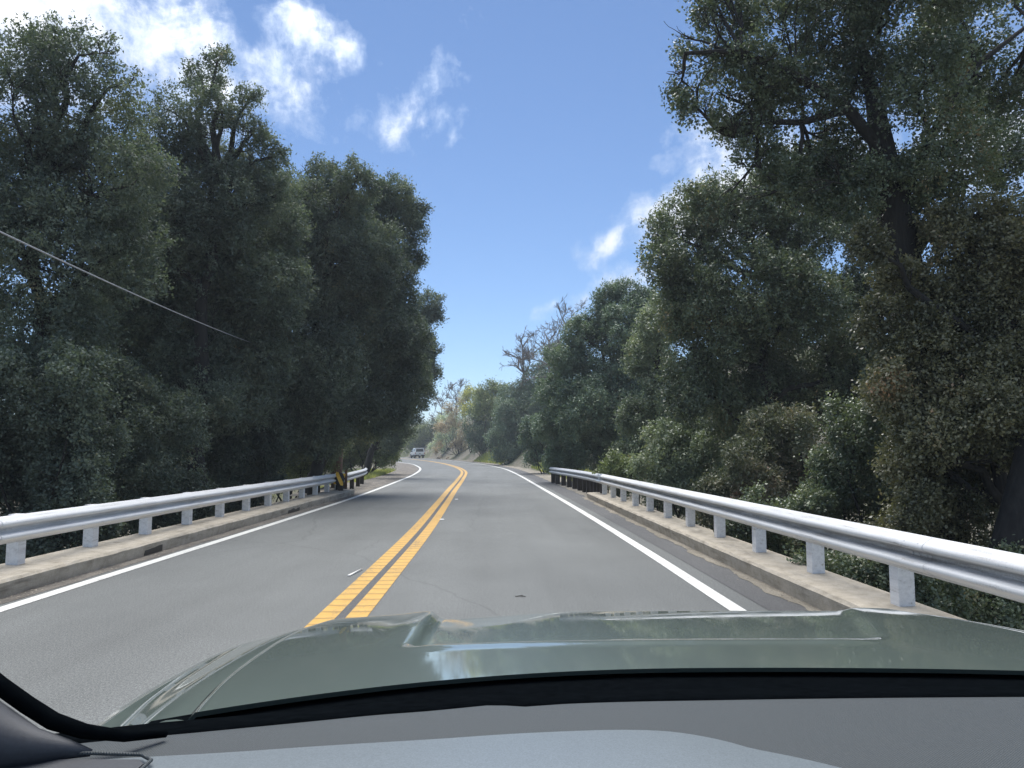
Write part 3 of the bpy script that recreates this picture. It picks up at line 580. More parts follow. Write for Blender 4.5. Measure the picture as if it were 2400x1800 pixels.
W_PROF = [(.004, .000), (.006, .010), (.070, .052), (.084, .060), (.091, .072), (.091, .090), (.084, .101), (.024, .134), (.012, .142), (.010, .156), (.012, .170), (.024, .178), (.080, .208), (.090, .216), (.093, .230), (.089, .246), (.076, .262), (.018, .300), (.008, .312)]
def rail_mesh(path, zlow, side, thick=.006, flare=None):
    """W-beam following path [(x,y)], face bulging to `side` (+1 = +x)"""
    secs = []
    n = len(path)
    for i, (x, y) in enumerate(path):
        a = path[max(0, i - 1)]; b = path[min(n - 1, i + 1)]
        t = Vector((b[0] - a[0], b[1] - a[1], 0)).normalized(); nn = Vector((t.y, -t.x, 0)) * side
        if nn.x * side < 0: nn = -nn
        z0 = zlow(y) if callable(zlow) else zlow
        out = [(x + nn.x * d, y + nn.y * d, z0 + z) for d, z in W_PROF]
        inn = [(x + nn.x * (d - thick), y + nn.y * (d - thick), z0 + z) for d, z in W_PROF[::-1]]
        secs.append(out + inn)
    mb = MB(); mb.loft(secs, True, True, True)
    return mb
def add_grime_shade(o, zlow, amt=1.0):
    me = o.data; at = me.attributes.new('grime_shade', 'FLOAT', 'POINT')
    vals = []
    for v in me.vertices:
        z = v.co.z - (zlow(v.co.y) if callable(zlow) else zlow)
        g = (max(0.0, 1 - abs(z - .156) / .055) * 1.3 + max(0.0, 1 - abs(z - .186) / .016) * 1.2) * amt + max(0, 1 - abs(z - .0) / .05) * .35  # valley dirt, then a narrow line of dirt and painted overhang shade
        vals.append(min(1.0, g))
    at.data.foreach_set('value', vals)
def bolt(mb, x, y, z, side, r=.014):
    mb.lathe([(0, 0), (0, r), (.006, r), (.010, r * .6), (.011, 0)][::1] if side > 0 else [(0, 0), (0, r), (-.006, r), (-.010, r * .6), (-.011, 0)], 'x', 8, (x, y, z))
WD = 1.0
def bridge_rail(label, x_face, x_post0, x_post1, side, ypost, y0, y1, zl, lap, top):
    root = thing('bridge_guardrail', label, 'guardrail', (x_post0, 10, 0), 0, 'white guardrails of the bridge')
    inv = Matrix.Translation((-x_post0, -10, 0))
    path = [(x_face + rnd.uniform(-.004, .004), y0 + (y1 - y0) * i / 70) for i in range(71)]
    mb = rail_mesh(path, zl, side)
    j = lap
    while j < y1:                                     # splice bolts every 3.8 m, eight to a lap
        for dy in (-.10, 0, .10):
            for zz, dd in ((.156, .013), (.250, .078), (.065, .078)):
                if zz == .156 or dy != 0: bolt(mb, x_face + side * dd, j + dy, zl + zz, side)
        j += 3.81
    o = mb.build('rail', 'white_rail'); add_grime_shade(o, zl, .45 if side > 0 else 1.3); o.data.transform(inv); o.parent = root
    j = lap
    while j < y1 - .5:                                # the overlapping lap of the next beam, 3 mm proud
        laps = MB(); p2 = rail_mesh([(x_face + side * .0045, j - .17), (x_face + side * .0045, j + .17)], zl - .001, side, .004)
        laps.add(p2.v, p2.f, True); j += 3.81
        o = laps.build('splice_plate', 'white_rail'); add_grime_shade(o, zl, .45 if side > 0 else 1.3); o.data.transform(inv); o.parent = root
    for k, y in enumerate(ypost):
        m = MB(); xa, xb = sorted((x_post0, x_post1))
        m.box(xa, xb, y, y + .15, .16, zl + top)
        p = m.build('post', 'white_rail', None, None, .006); p.data.transform(inv); p.parent = root
    return root
lp = [9.1 + 1.66 * i for i in range(-7, 12)]; lp = [y for y in lp if -2.6 < y < 28]
rp = [6.49 + 1.765 * i for i in range(-5, 11)]; rp = [y for y in rp if y < 24.5]
bridge_rail('long white-painted guardrail on white posts along the far-lane edge of the bridge', -5.53, -5.535, -5.675, 1, lp, -4.5, 28.35, .48, 5.0, .308)
bridge_rail('long white-painted guardrail with rust-stained, shade-painted groove along the near-lane edge of the bridge', 3.425, 3.43, 3.57, -1, rp, -4.5, 24.35, .535, 6.1, .24)

# galvanised rails that carry on past the bridge ends
def approach_rail(label, path, zl, side, posts, postmat, mat, plate=None):
    root = thing('approach_guardrail', label, 'guardrail', (path[0][0], path[0][1], 0), 0, 'grey guardrails beyond the bridge ends')
    inv = Matrix.Translation((-path[0][0], -path[0][1], 0))
    o = rail_mesh(path, zl, side).build('rail', mat); add_grime_shade(o, zl); o.data.transform(inv); o.parent = root
    for (x, y, w, h) in posts:
        m = MB(); z0 = ground_z(x, y) - .3
        m.box(x - w / 2, x + w / 2, y - w / 2, y + w / 2, min(z0, -.3), h)
        p = m.build('post', postmat, None, None, .01); p.data.transform(inv); p.parent = root
    return root, inv
f_l = interp([(26.6, -5.32), (28, -5.50), (30, -5.66), (33, -5.86), (36, -6.1), (38.5, -6.45)])
lpath = [(f_l(26.9 + i * .36), 26.9 + i * .36) for i in range(33)]
root, inv = approach_rail('grey steel guardrail curving away behind the striped marker, past the far-lane bridge rail', lpath, lambda y: .43 + .0 * y + (rise(y)), 1,
    [(f_l(y) - .12, y, .16, .70) for y in (27.3, 29.6, 31.9, 34.2, 36.5)], 'dark_wood', 'galvanised')
m = MB()                                              # blunt rounded buffer end of that rail
m.loft([[(-5.37 + .27 * math.cos(t) * .55 - .02, 26.72 - .18 * math.sin(t), z) for t in [math.pi * k / 10 for k in range(11)]] for z in (.42, .45, .70, .74)], False, True)
o = m.build('buffer_end', 'galvanised'); o.data.transform(inv); o.parent = root
m = MB(); m.box(-5.42, -5.27, 26.75, 26.9, -.2, .44)
o = m.build('post', 'dark_wood', None, None, .01); o.data.transform(inv); o.parent = root
f_r = interp([(24.3, 3.43), (28, 3.40), (32, 3.22), (35, 3.0), (37.6, 2.78)])
rpath = [(f_r(24.35 + i * .4), 24.35 + i * .4) for i in range(34)]
root, inv = approach_rail('dull grey steel guardrail on dark timber posts leading off the near-lane bridge rail', rpath, lambda y: .525 + rise(y) - .004 * (y - 24.3), -1,
    [(f_r(y) + .11, y, .2, .80 + rise(y)) for y in (24.75, 25.6, 26.4, 27.3, 28.2, 29.2, 30.4, 31.7, 33.1, 34.6, 36.2, 37.5)], 'dark_wood', 'galvanised')
m = MB(); p2 = rail_mesh([(3.405, 24.0), (3.405, 24.9)], .53, -1, .006); m.add(p2.v, p2.f, True)
for dy in (-.3, -.2, -.1, 0, .1):
    for zz, dd in ((.156, .02), (.250, .086), (.065, .086), (.28, .06)): bolt(m, 3.405 - dd, 24.5 + dy, .53 + zz, -1, .022)
o = m.build('bolted_connector', 'steel_plate'); o.data.transform(inv); o.parent = root

# striped end marker, bent and knocked askew on the buffer end
mk = thing('hazard_marker', 'battered yellow and black striped marker plate on the buffer end of the grey rail', 'sign', (-5.33, 26.48, .62), 0)
m = MB(); hw, hh = .165, .21
rows = []
for i in range(9):
    u = -hw + 2 * hw * i / 8
    rows.append([(u, -.05 * (1 - (u / hw) ** 2), -hh), (u, -.05 * (1 - (u / hw) ** 2), hh), (u, -.05 * (1 - (u / hw) ** 2) + .006, hh), (u, -.05 * (1 - (u / hw) ** 2) + .006, -hh)])
m.loft(rows, True, True, True); m.build('plate', 'sign_black', mk)
def stripe(c0, wdt):
    s = MB(); V = []; n = 8
    for i in range(n + 1):
        z = -hh + 2 * hh * i / n
        for du in (-wdt / 2, wdt / 2):
            u = max(-hw, min(hw, c0 - z * .75 + du)); V.append((u, -.05 * (1 - (u / hw) ** 2) - .014, z))
    s.add(V, [(2 * i, 2 * i + 1, 2 * i + 3, 2 * i + 2) for i in range(n)]); return s
stripe(.0, .15).build('yellow_stripe', 'yellow_reflective', mk); stripe(.27, .10).build('yellow_stripe', 'yellow_reflective', mk); stripe(-.27, .10).build('yellow_stripe', 'yellow_reflective', mk)
mk.rotation_euler = (R(-6), R(12), R(6))
m = MB(); m.tube([(-5.20, 26.95, .3), (-5.20, 26.95, .86), (-5.17, 26.94, .93)], [.05, .05, .03], 7)
tag(m.build('rusty_stake', 'rust'), 'short rusty brown stake sticking up behind the striped marker', 'post')

# road studs and litter
for (x, y, lab) in ((-1.18, 17.4, 'small white road stud beside the double yellow line, nearer of the two'), (-1.22, 24.9, 'small white road stud beside the double yellow line, farther of the two')):
    m = MB(); m.loft([[(x + a * s, y + b * s, rise(y) + h) for a, b in ((-.05, -.05), (.05, -.05), (.05, .05), (-.05, .05))] for s, h in ((1, .004), (.95, .012), (.62, .02))], True, False, True)
    tag(m.build('road_stud', 'stud_white'), lab, 'road stud', 'white studs along the centre line')
m = MB(); m.add([(-1.80, 9.52, .012), (-1.76, 9.5, .014), (-1.69, 9.98, .03), (-1.73, 10.0, .010), (-1.80, 9.52, .006), (-1.76, 9.5, .006), (-1.69, 9.98, .006), (-1.73, 10.0, .006)],
     [(0, 1, 2, 3), (7, 6, 5, 4), (0, 4, 5, 1), (1, 5, 6, 2), (2, 6, 7, 3), (3, 7, 4, 0)])
tag(m.build('paper_scrap', 'stud_white'), 'white paper scrap lying by the yellow line on the far lane', 'litter')
m = MB(); m.tube([(.22, 8.1, .010), (.28, 8.12, .012), (.33, 8.09, .010)], [.004, .006, .003], 6); m.tube([(.28, 8.12, .012), (.30, 8.16, .011)], [.003, .002], 5)
tag(m.build('twig', 'dark_wood'), 'dark twig lying on the near lane just beyond the bonnet', 'twig')

# loose grit along the foot of the kerbs and on the left verge: uncountable
rs = np.random.RandomState(3)
def grit(n, fx, y0, y1, smin, smax):
    base = np.array([(1, 0, -.3), (-.5, .87, -.3), (-.5, -.87, -.3), (0, 0, .8)])
    y = y0 + (y1 - y0) * rs.rand(n) ** 1.4; x = np.array([fx(v) for v in y]); s = smin + (smax - smin) * rs.rand(n) ** 3
    a = rs.rand(n) * 6.28; ca, sa = np.cos(a), np.sin(a)
    vx = base[None, :, 0] * ca[:, None] - base[None, :, 1] * sa[:, None]; vy = base[None, :, 0] * sa[:, None] + base[None, :, 1] * ca[:, None]
    vz = np.repeat(base[None, :, 2], n, 0) * (.6 + .6 * rs.rand(n, 4))
    v = np.stack([x[:, None] + vx * s[:, None], y[:, None] + vy * s[:, None], np.array([rise(q) for q in y])[:, None] + .012 + vz * s[:, None] * .7], -1).reshape(-1, 3)
    f = (np.array([(0, 1, 3), (1, 2, 3), (2, 0, 3)])[None] + 4 * np.arange(n)[:, None, None]).ravel()
    return v, f
gv = []; gf = []; off = 0
for args in ((1800, lambda y: -5.07 + abs(rs.randn()) * .10, 6, 28, .004, .016), (1400, lambda y: 3.12 - abs(rs.randn()) * .07, 5, 26, .004, .014),
             (1500, lambda y: left_line(y) - .3 - rs.rand() * 1.9, 28, 75, .008, .05), (900, lambda y: right_line(y) + 1.1 + rs.rand() * 1.5, 27, 110, .008, .06)):
    v, f = grit(*args); gv.append(v); gf.append(f + off); off += len(v)
o = link('gravel', mesh_np('gravel', np.concatenate(gv), 3, np.concatenate(gf)), M['pebble']); structure(o, 'stuff'); o['label'] = 'loose grit along the kerb feet and verges'; o['category'] = 'gravel'

# grass on the bank and verges
def grass_patch(side, d0, d1, y0, y1, n, h, w):
    y = y0 + (y1 - y0) * rs.rand(n); dd = d0 + (d1 - d0) * rs.rand(n) ** 1.3
    x = np.array([right_line(b) + a if side > 0 else left_line(b) - a for a, b in zip(dd, y)])
    z = np.array([ground_z(a, b) for a, b in zip(x, y)]); a = rs.rand(n) * 6.28; hh = h * (.5 + rs.rand(n)); lean = rs.randn(n, 2) * .3 * h
    p0 = np.stack([x - np.cos(a) * w, y - np.sin(a) * w, z - .03], -1); p1 = np.stack([x + np.cos(a) * w, y + np.sin(a) * w, z - .03], -1)
    p2 = np.stack([x + lean[:, 0], y + lean[:, 1], z + hh], -1)
    return np.stack([p0, p1, p2], 1).reshape(-1, 3)
gg = [grass_patch(*a) for a in ((1, 1.9, 7, 84, 106, 9000, .30, .04), (1, 2.2, 5, 48, 64, 6500, .34, .025), (1, 2.2, 3.6, 38, 50, 2200, .3, .02), (-1, 1.9, 4.4, 38, 60, 6000, .24, .018))]
g = np.concatenate(gg); o = link('grass', mesh_np('grass', g, 3, np.arange(len(g))), M['grass_blade']); structure(o, 'stuff'); o['label'] = 'yellow-green grass on the bank foot and verges'; o['category'] = 'grass'
for i, (x, y, s, lab) in enumerate(((-9.9, 137, .5, 'tan boulder at the foot of the bank right of the white truck'), (-8.0, 131, .38, 'smaller tan boulder on the sandy verge, right of the big one'), (-9.0, 55, .13, 'pale stone on the dirt inside the bend'), (-8.3, 50, .12, 'pale stone on the dirt, nearer than its neighbour inside the bend'))):
    bm = bmesh.new(); bmesh.ops.create_icosphere(bm, subdivisions=3, radius=s)
    for v in bm.verts:
        v.co *= 1 + .28 * math.sin(v.co.x / s * 2.1 + i) * math.sin(v.co.y / s * 2.7 + 1) + .13 * math.sin(v.co.z / s * 5 + i * 2 + v.co.x / s * 4); v.co.z *= .7
    me = bpy.data.meshes.new('rock'); bm.to_mesh(me); bm.free()
    o = link('rock', me, M['rock']); o.location = (x, y, max(ground_z(x, y), rise(y)) + s * .3); tag(o, lab, 'rock', 'stones beside the bend')

# cable
m = MB(); A = Vector((-4.85, 4.6, 3.72)); B = Vector((-7.5, 26.0, 5.0)); pts = []
for i in range(41):
    t = i / 40; p = A.lerp(B, t); p.z -= .28 * 4 * t * (1 - t) * .5; pts.append(p)
m.tube(pts, .011, 8)
tag(m.build('overhead_cable', 'cable_grey'), 'grey cable slanting down across the dark oaks beside the bridge', 'cable')
m = MB(); m.tube([(-6.80, 33.1, -1.2), (-6.72, 33, .6), (-6.66, 33, 1.5), (-6.58, 33, 2.6)], [.21, .18, .15, .10], 10); m.tube([(-6.95, 33.2, -1), (-7.0, 33.2, 1.2), (-6.9, 33.25, 2.3)], [.08, .07, .04], 8)
tag(m.build('tree_snag', 'red_bark'), 'reddish brown bare trunk standing in the leaves behind the far-lane rail end', 'tree trunk')
# ------------------------------------------------------------------ trees
def leaf_cloud(lobes, size, density, sparse, seed, quad, per=14):
    """leaves on short twigs spread through the outer half of every lobe; returns vertices"""
    r = np.random.RandomState(seed); out = []; zhi = max(l[2] for l in lobes); zlo = min(l[2] for l in lobes); sparse0 = sparse
    for (x, y, z, rad) in lobes:
        hf = (z - zlo) / max(.1, zhi - zlo); sparse = sparse0 * (.45 + 1.1 * hf)      # crowns thin out toward the top
        px = rad * 759 / max(y, 6); lpx = max(.9, (size * 759 / max(y, 6)) ** 2 * .33)
        n = int(math.pi * px * px * 3.3 * density / lpx); n = max(500, min(n, 80000)); nt = max(30, n // per)
        # boughs: smaller clumps standing out of the lobe, with hollows between them
        nb = int(np.clip(7 + rad * 9, 6, 34)); bd = r.randn(nb, 3); bd /= np.linalg.norm(bd, axis=1)[:, None]
        bc = bd * (rad * (.50 + .34 * r.rand(nb)))[:, None]; br = rad * (.24 + .20 * r.rand(nb))
        which = r.choice(nb, nt, p=br ** 2 / np.sum(br ** 2)); d = r.randn(nt, 3) + bd[which] * .55 + np.array([0, 0, .25]); d /= np.linalg.norm(d, axis=1)[:, None]
        ph = r.rand(9) * 6.28
        bumpy = 1 + .22 * np.sin(d[:, 0] * 4.1 + ph[0] + which) * np.sin(d[:, 2] * 4.7 + ph[1]) + .15 * np.sin(d[:, 1] * 7.1 + d[:, 2] * 6.1 + which * 2)
        rr = br[which] * bumpy * (.35 + .70 * r.rand(nt) ** .5)
        off = bc[which] + d * rr[:, None]
        fill = r.rand(nt) < .24                       # leaves scattered inside, between the boughs
        q = r.randn(nt, 3); q /= np.linalg.norm(q, axis=1)[:, None]
        off[fill] = q[fill] * (rad * .85 * r.rand(int(fill.sum())) ** .4)[:, None]
        gap = np.sin(bd[which, 0] * 9 + ph[5]) + np.sin(bd[which, 1] * 8 + ph[6]) + np.sin(bd[which, 2] * 9 + ph[7])
        keep = r.rand(nt) > np.clip(sparse * (.6 + .45 * gap), 0, .9)
        d = d[keep]; off = off[keep]; nt = len(d)
        c = np.array([x, y, z]) + off
        tw = d * .9 + np.array([0, 0, .35]) + r.randn(nt, 3) * .45; tw /= np.linalg.norm(tw, axis=1)[:, None]
        tl = size * (2.2 + 3.5 * r.rand(nt))
        k = per; s = r.rand(nt, k)
        p = c[:, None, :] + tw[:, None, :] * ((s - .3) * tl[:, None])[:, :, None] + r.randn(nt, k, 3) * size * .75
        p = p.reshape(-1, 3); m = len(p)
        a = np.repeat(tw, k, 0) * .55 + r.randn(m, 3) * .7; a /= np.linalg.norm(a, axis=1)[:, None]
        up = np.array([0, 0, .8]) + np.repeat(d, k, 0) * .7 + r.randn(m, 3) * .6
        b = np.cross(a, up); b /= (np.linalg.norm(b, axis=1)[:, None] + 1e-6)
        L = size * (.7 + .7 * r.rand(m))[:, None]; W = L * (.27 + .12 * r.rand(m))[:, None]
        nrm = np.cross(a, b)
        if quad: v = np.stack([p - a * L * .5, p + b * W - a * L * .05 + nrm * L * .07, p + a * L * .5, p - b * W - a * L * .05 + nrm * L * .07], 1)
        else: v = np.stack([p - a * L * .5 + b * W, p - a * L * .35 - b * W, p + a * L * .6], 1)
        out.append(v.reshape(-1, 3))
    return np.concatenate(out)

def limb_path(a, b, r, wob=.12, n=6):
    a = Vector(a); b = Vector(b); L = (b - a).length; pts = []
    for i in range(n + 1):
        t = i / n; p = a.lerp(b, t)
        p += Vector((r.uniform(-1, 1), r.uniform(-1, 1), r.uniform(-.5, .8))) * L * wob * math.sin(math.pi * t) * .6
        pts.append(p)
    return pts
def twigs(mb, p, d, L, rad, depth, r, spread=.7, seg=5, minr=.004):
    """recursive bare branching"""
    pts = [p]; q = p.copy(); dd = d.copy(); n = 4
    for i in range(n):
        dd = (dd + Vector((r.uniform(-1, 1), r.uniform(-1, 1), r.uniform(-.5, .75))) * .28).normalized(); q = q + dd * L / n; pts.append(q.copy())
    mb.tube(pts, [max(minr, rad * (1 - .5 * i / n)) for i in range(n + 1)], seg, False)
    if depth <= 0: return
    for k in range(r.choice((2, 3, 3, 4))):
        i = r.randint(1, n); nd = (dd + Vector((r.uniform(-1, 1), r.uniform(-1, 1), r.uniform(-.45, .9))) * spread).normalized()
        twigs(mb, pts[i].copy(), nd, L * r.uniform(.55, .8), max(minr, rad * .55), depth - 1, r, spread, seg if depth > 2 else 4, minr)

TOTAL = 0
for ti, (name, lab, cat, grp, base, lm, ls, den, sp, lobes) in enumerate(TREES):
    r = random.Random(100 + ti)
    bx, by, bz = base
    bz = min(bz, ground_z(bx, by)) if cat == 'tree' else ground_z(bx, by)
    root = thing(name, lab, cat, (bx, by, bz), 0, grp)
    quad = by < 14
    vs = leaf_cloud(lobes, ls, den * DENS, sp, 50 + ti, quad, 14 if by < 60 else 9)
    vs = vs - np.array([bx, by, bz]); TOTAL += len(vs) // (4 if quad else 3)
    k = 4 if quad else 3
    link('crown' if cat == 'tree' else 'foliage', mesh_np('crown', vs, k, np.arange(len(vs))), M[lm], root)
    mb = MB(); B0 = Vector((0, 0, -.4))
    cen = sum((Vector(l[:3]) for l in lobes), Vector()) / len(lobes) - Vector((bx, by, bz))
    zs = sorted(l[2] for l in lobes); top = zs[-1] - bz; low = zs[0] - bz
    if ti == HUGE:
        P = [Vector(p) - Vector((bx, by, bz)) for p in HUGE_TRUNK]
        P = [P[0] + Vector((.05, 0, -3.2))] + P
        P += [Vector(p) - Vector((bx, by, bz)) for p in ((5.90, 11, 5.75), (5.86, 11.05, 6.4), (5.84, 11.2, 7.2))]; mb.tube(P, [.42, .36, .33, .30, .27, .24, .21, .16, .10], 14)
        for path, r0 in HUGE_LIMBS:
            Q = [Vector(p) - Vector((bx, by, bz)) for p in path]; n = len(Q)
            mb.tube(Q, [r0 * (1 - .75 * i / (n - 1)) for i in range(n)], 8)
        for (x, y, z, rad) in lobes:
            c = Vector((x - bx, y - by, z - bz)); near = min((q for pth, _ in HUGE_LIMBS for q in pth), key=lambda q: (Vector(q) - Vector((x, y, z))).length)
            s0 = Vector(near) - Vector((bx, by, bz)); twigs(mb, s0, (c - s0).normalized(), max(.5, (c - s0).length * .9), .035, 3, r, .8)
    elif cat == 'tree':
        t1 = Vector((cen.x * .6, cen.y * .6, top * .45)); t2 = Vector((cen.x, cen.y, top * .78)); R0 = .06 + .015 * top
        pts = limb_path(B0, t1, r, .06, 5) + limb_path(t1, t2, r, .08, 5)[1:]
        mb.tube(pts, [R0 * (1 - .75 * i / 10) for i in range(11)], 10)
        for (x, y, z, rad) in lobes:
            c = Vector((x - bx, y - by, z - bz)); s0 = min(pts, key=lambda q: (q - c).length + abs(q.z - (c.z - 1.2)) * .8)
            lp_ = limb_path(s0, c, r, .12, 5); mb.tube(lp_, [R0 * .38 * (1 - .8 * i / 5) + .006 for i in range(6)], 6)
            for q in range(4): twigs(mb, lp_[3 + q % 3].copy(), Vector((r.uniform(-1, 1), r.uniform(-1, 1), r.uniform(-.2, 1))).normalized(), rad * .55, .022, 2, r, .8, 4)
    else:
        for (x, y, z, rad) in lobes:
            c = Vector((x - bx, y - by, z - bz)); lp_ = limb_path(B0 + Vector((r.uniform(-.2, .2), r.uniform(-.2, .2), 0)), c, r, .15, 6)
            mb.tube(lp_, [.05 * (1 - .8 * i / 6) + .004 for i in range(7)], 6)
            for q in range(3): twigs(mb, lp_[4 + q % 3].copy(), Vector((r.uniform(-1, 1), r.uniform(-1, 1), r.uniform(-.2, 1))).normalized(), rad * .6, .012, 1, r, .8, 4)
    mb.build('trunk' if cat == 'tree' else 'stems', 'bark', root, recalc=False)
print('leaves', TOTAL)

for i, (name, lab, base, h, ztop, rad) in enumerate(BARE):
    r = random.Random(21 + i * 7); bx, by, bz = base; g = ground_z(bx, by)
    root = thing(name, lab, 'dead tree', (bx, by, g), 0, 'leafless trees on the skyline'); H = ztop - g; vis = h
    mb = MB(); pts = []
    for k in range(9): pts.append(Vector((.10 * vis * (k / 8) ** 2 * r.uniform(-.2, 1) * .5 + r.uniform(-.05, .05), r.uniform(-.08, .08), -.4 + (H * .86 + .4) * k / 8)))
    mb.tube(pts, [rad * .8 * (1 - .7 * k / 8) for k in range(9)], 9)
    mb.build('trunk', 'dead_wood', root, recalc=False)
    mb = MB(); mr = .0026 * by / 10
    nb = 11 if i < 2 else 8
    for k in range(nb):
        a = k * 2.4 + r.uniform(-.4, .4); zz = H * .86 - vis * (.8 * k / nb)
        base_p = min(pts, key=lambda q: abs(q.z - zz)).copy()
        d = Vector((math.cos(a), math.sin(a) * .7, 1.5 if k < 2 else r.uniform(.0, .7))).normalized()
        twigs(mb, base_p, d, vis * (.24 if k < 2 else r.uniform(.26, .40)), rad * .30, 3, r, 1.15, 5, mr)
    mb.build('branches', 'dead_wood', root, recalc=False)
# slanting trunk behind the nearest rail stretch
m = MB(); m.tube([(5.75, 9.35, -3.4), (5.95, 9.3, -1.6), (6.12, 9.3, -.3), (6.35, 9.3, .45), (6.7, 9.4, 1.4), (7.2, 9.8, 2.8)], [.36, .28, .23, .21, .18, .13], 14)
tag(m.build('leaning_tree', 'bark'), 'thick slanting grey trunk behind the nearest stretch of near-lane rail', 'tree trunk')

# ------------------------------------------------------------------ white pickup far ahead
def pickup():
    root = thing('pickup_truck', 'white pickup with a canopy over its bed, driving away round the bend', 'truck', (-14.2, 146, rise(146) + .004), R(17))
    # local: x right, y forward (rear bumper at y=0), z up
    W = .95
    def shell(prof, x0, x1, z_in=0):
        m = MB(); m.prism(prof, x0, x1, 'x'); return m
    shell([(.12, .62), (.12, 1.16), (1.95, 1.18), (1.95, .62)], -W, W).build('bed', 'white_paint', root, bevel=.04)
    m = MB(); m.loft([[(-.92, 1.93, 1.19), (.92, 1.93, 1.19), (.80, 1.93, 1.97), (-.80, 1.93, 1.97)], [(-.92, .16, 1.17), (.92, .16, 1.17), (.80, .34, 1.95), (-.80, .34, 1.95)]], True, False, True)
    can = m.build('canopy', 'white_paint', root, bevel=.05)
    m = MB(); m.add([(-.74, .185, 1.25), (.74, .185, 1.25), (.66, .31, 1.82), (-.66, .31, 1.82), (-.74, .165, 1.25), (.74, .165, 1.25), (.66, .29, 1.82), (-.66, .29, 1.82)], [(4, 5, 6, 7), (0, 3, 2, 1), (0, 1, 5, 4), (1, 2, 6, 5), (2, 3, 7, 6), (3, 0, 4, 7)])
    m.build('window', 'truck_glass', can)
    for s in (-1, 1):
        m = MB(); q = [(s * .905, .55, 1.30), (s * .905, 1.72, 1.30), (s * .832, 1.66, 1.78), (s * .832, .62, 1.78)]; m.add(q + [(x + s * .012, y, z + .004) for x, y, z in q], [(0, 1, 2, 3), (4, 5, 6, 7), (0, 1, 5, 4), (1, 2, 6, 5), (2, 3, 7, 6), (3, 0, 4, 7)]); m.build('window', 'truck_glass', can)
    m = MB(); m.loft([[(-W, 1.98, .62), (W, 1.98, .62), (W, 1.98, 1.22), (.78, 2.0, 1.90), (-.78, 2.0, 1.90), (-W, 1.98, 1.22)], [(-W, 3.1, .62), (W, 3.1, .62), (W, 3.1, 1.22), (.78, 2.95, 1.90), (-.78, 2.95, 1.90), (-W, 3.1, 1.22)], [(-W, 3.75, .62), (W, 3.75, .62), (W, 3.75, 1.20), (.86, 3.72, 1.24), (-.86, 3.72, 1.24), (-W, 3.75, 1.20)]], True, False, True)
    cab = m.build('cab', 'white_paint', root, bevel=.04)
    for s in (-1, 1):
        m = MB(); q = [(s * .945, 2.16, 1.25), (s * .945, 3.2, 1.25), (s * .815, 2.92, 1.80), (s * .815, 2.22, 1.80)]; m.add(q + [(x + s * .014, y, z + .003) for x, y, z in q], [(0, 1, 2, 3), (4, 5, 6, 7), (0, 1, 5, 4), (1, 2, 6, 5), (2, 3, 7, 6), (3, 0, 4, 7)]); m.build('window', 'truck_glass', cab)
        m = MB(); m.box(min(s * .96, s * 1.16), max(s * .96, s * 1.16), 3.15, 3.25, 1.22, 1.42); m.build('wing_mirror', 'black_plastic', root, bevel=.03)
    m = MB(); m.prism([(3.74, .55), (3.74, 1.20), (4.5, 1.16), (5.05, 1.02), (5.15, .8), (5.12, .5)], -.93, .93, 'x'); m.build('bonnet', 'white_paint', root, bevel=.06)
    m = MB(); m.box(-.80, .80, .085, .12, .72, 1.13); tg = m.build('tailgate', 'white_paint', root, bevel=.02)
    m = MB(); m.box(-.14, .14, .07, .086, .90, .99); m.build('handle', 'black_plastic', tg, bevel=.01)
    m = MB(); m.box(-.93, .93, -.05, .14, .46, .64); bp = m.build('bumper', 'black_plastic', root, bevel=.03)
    m = MB(); m.box(-.16, .16, -.062, -.048, .50, .62); m.build('number_plate', 'stud_white', bp, bevel=.004)
    for s in (-1, 1):
        m = MB(); m.box(min(s * .82, s * .945), max(s * .82, s * .945), .09, .15, .78, 1.12); m.build('tail_light', 'red_lens', root, bevel=.015)
    m = MB(); m.box(-.7, .7, .3, 4.7, .42, .62); m.build('chassis', 'black_plastic', root)
    for y in (1.05, 4.35):
        for s in (-1, 1):
            m = MB(); m.lathe([(-.14, .20), (-.14, .36), (-.10, .405), (.10, .405), (.14, .36), (.14, .20)], 'x', 20, (s * .80, y, .405)); wt = m.build('wheel', 'rubber', root)
            m = MB(); m.lathe([(-.10, .0), (-.10, .20), (.10, .20), (.10, .0)], 'x', 16, (s * .80 + s * .025, y, .405)); m.build('rim', 'steel_rim', wt)
            m = MB(); a = [math.pi * k / 10 for k in range(11)]
            m.loft([[(s * .93, y + .50 * math.cos(t), .40 + .48 * math.sin(t)) for t in a], [(s * .975, y + .50 * math.cos(t), .40 + .48 * math.sin(t)) for t in a], [(s * .975, y + .45 * math.cos(t), .40 + .43 * math.sin(t)) for t in a], [(s * .93, y + .45 * math.cos(t), .40 + .43 * math.sin(t)) for t in a]], False, True); m.build('wheel_arch', 'black_plastic', root)
    return root
pickup()

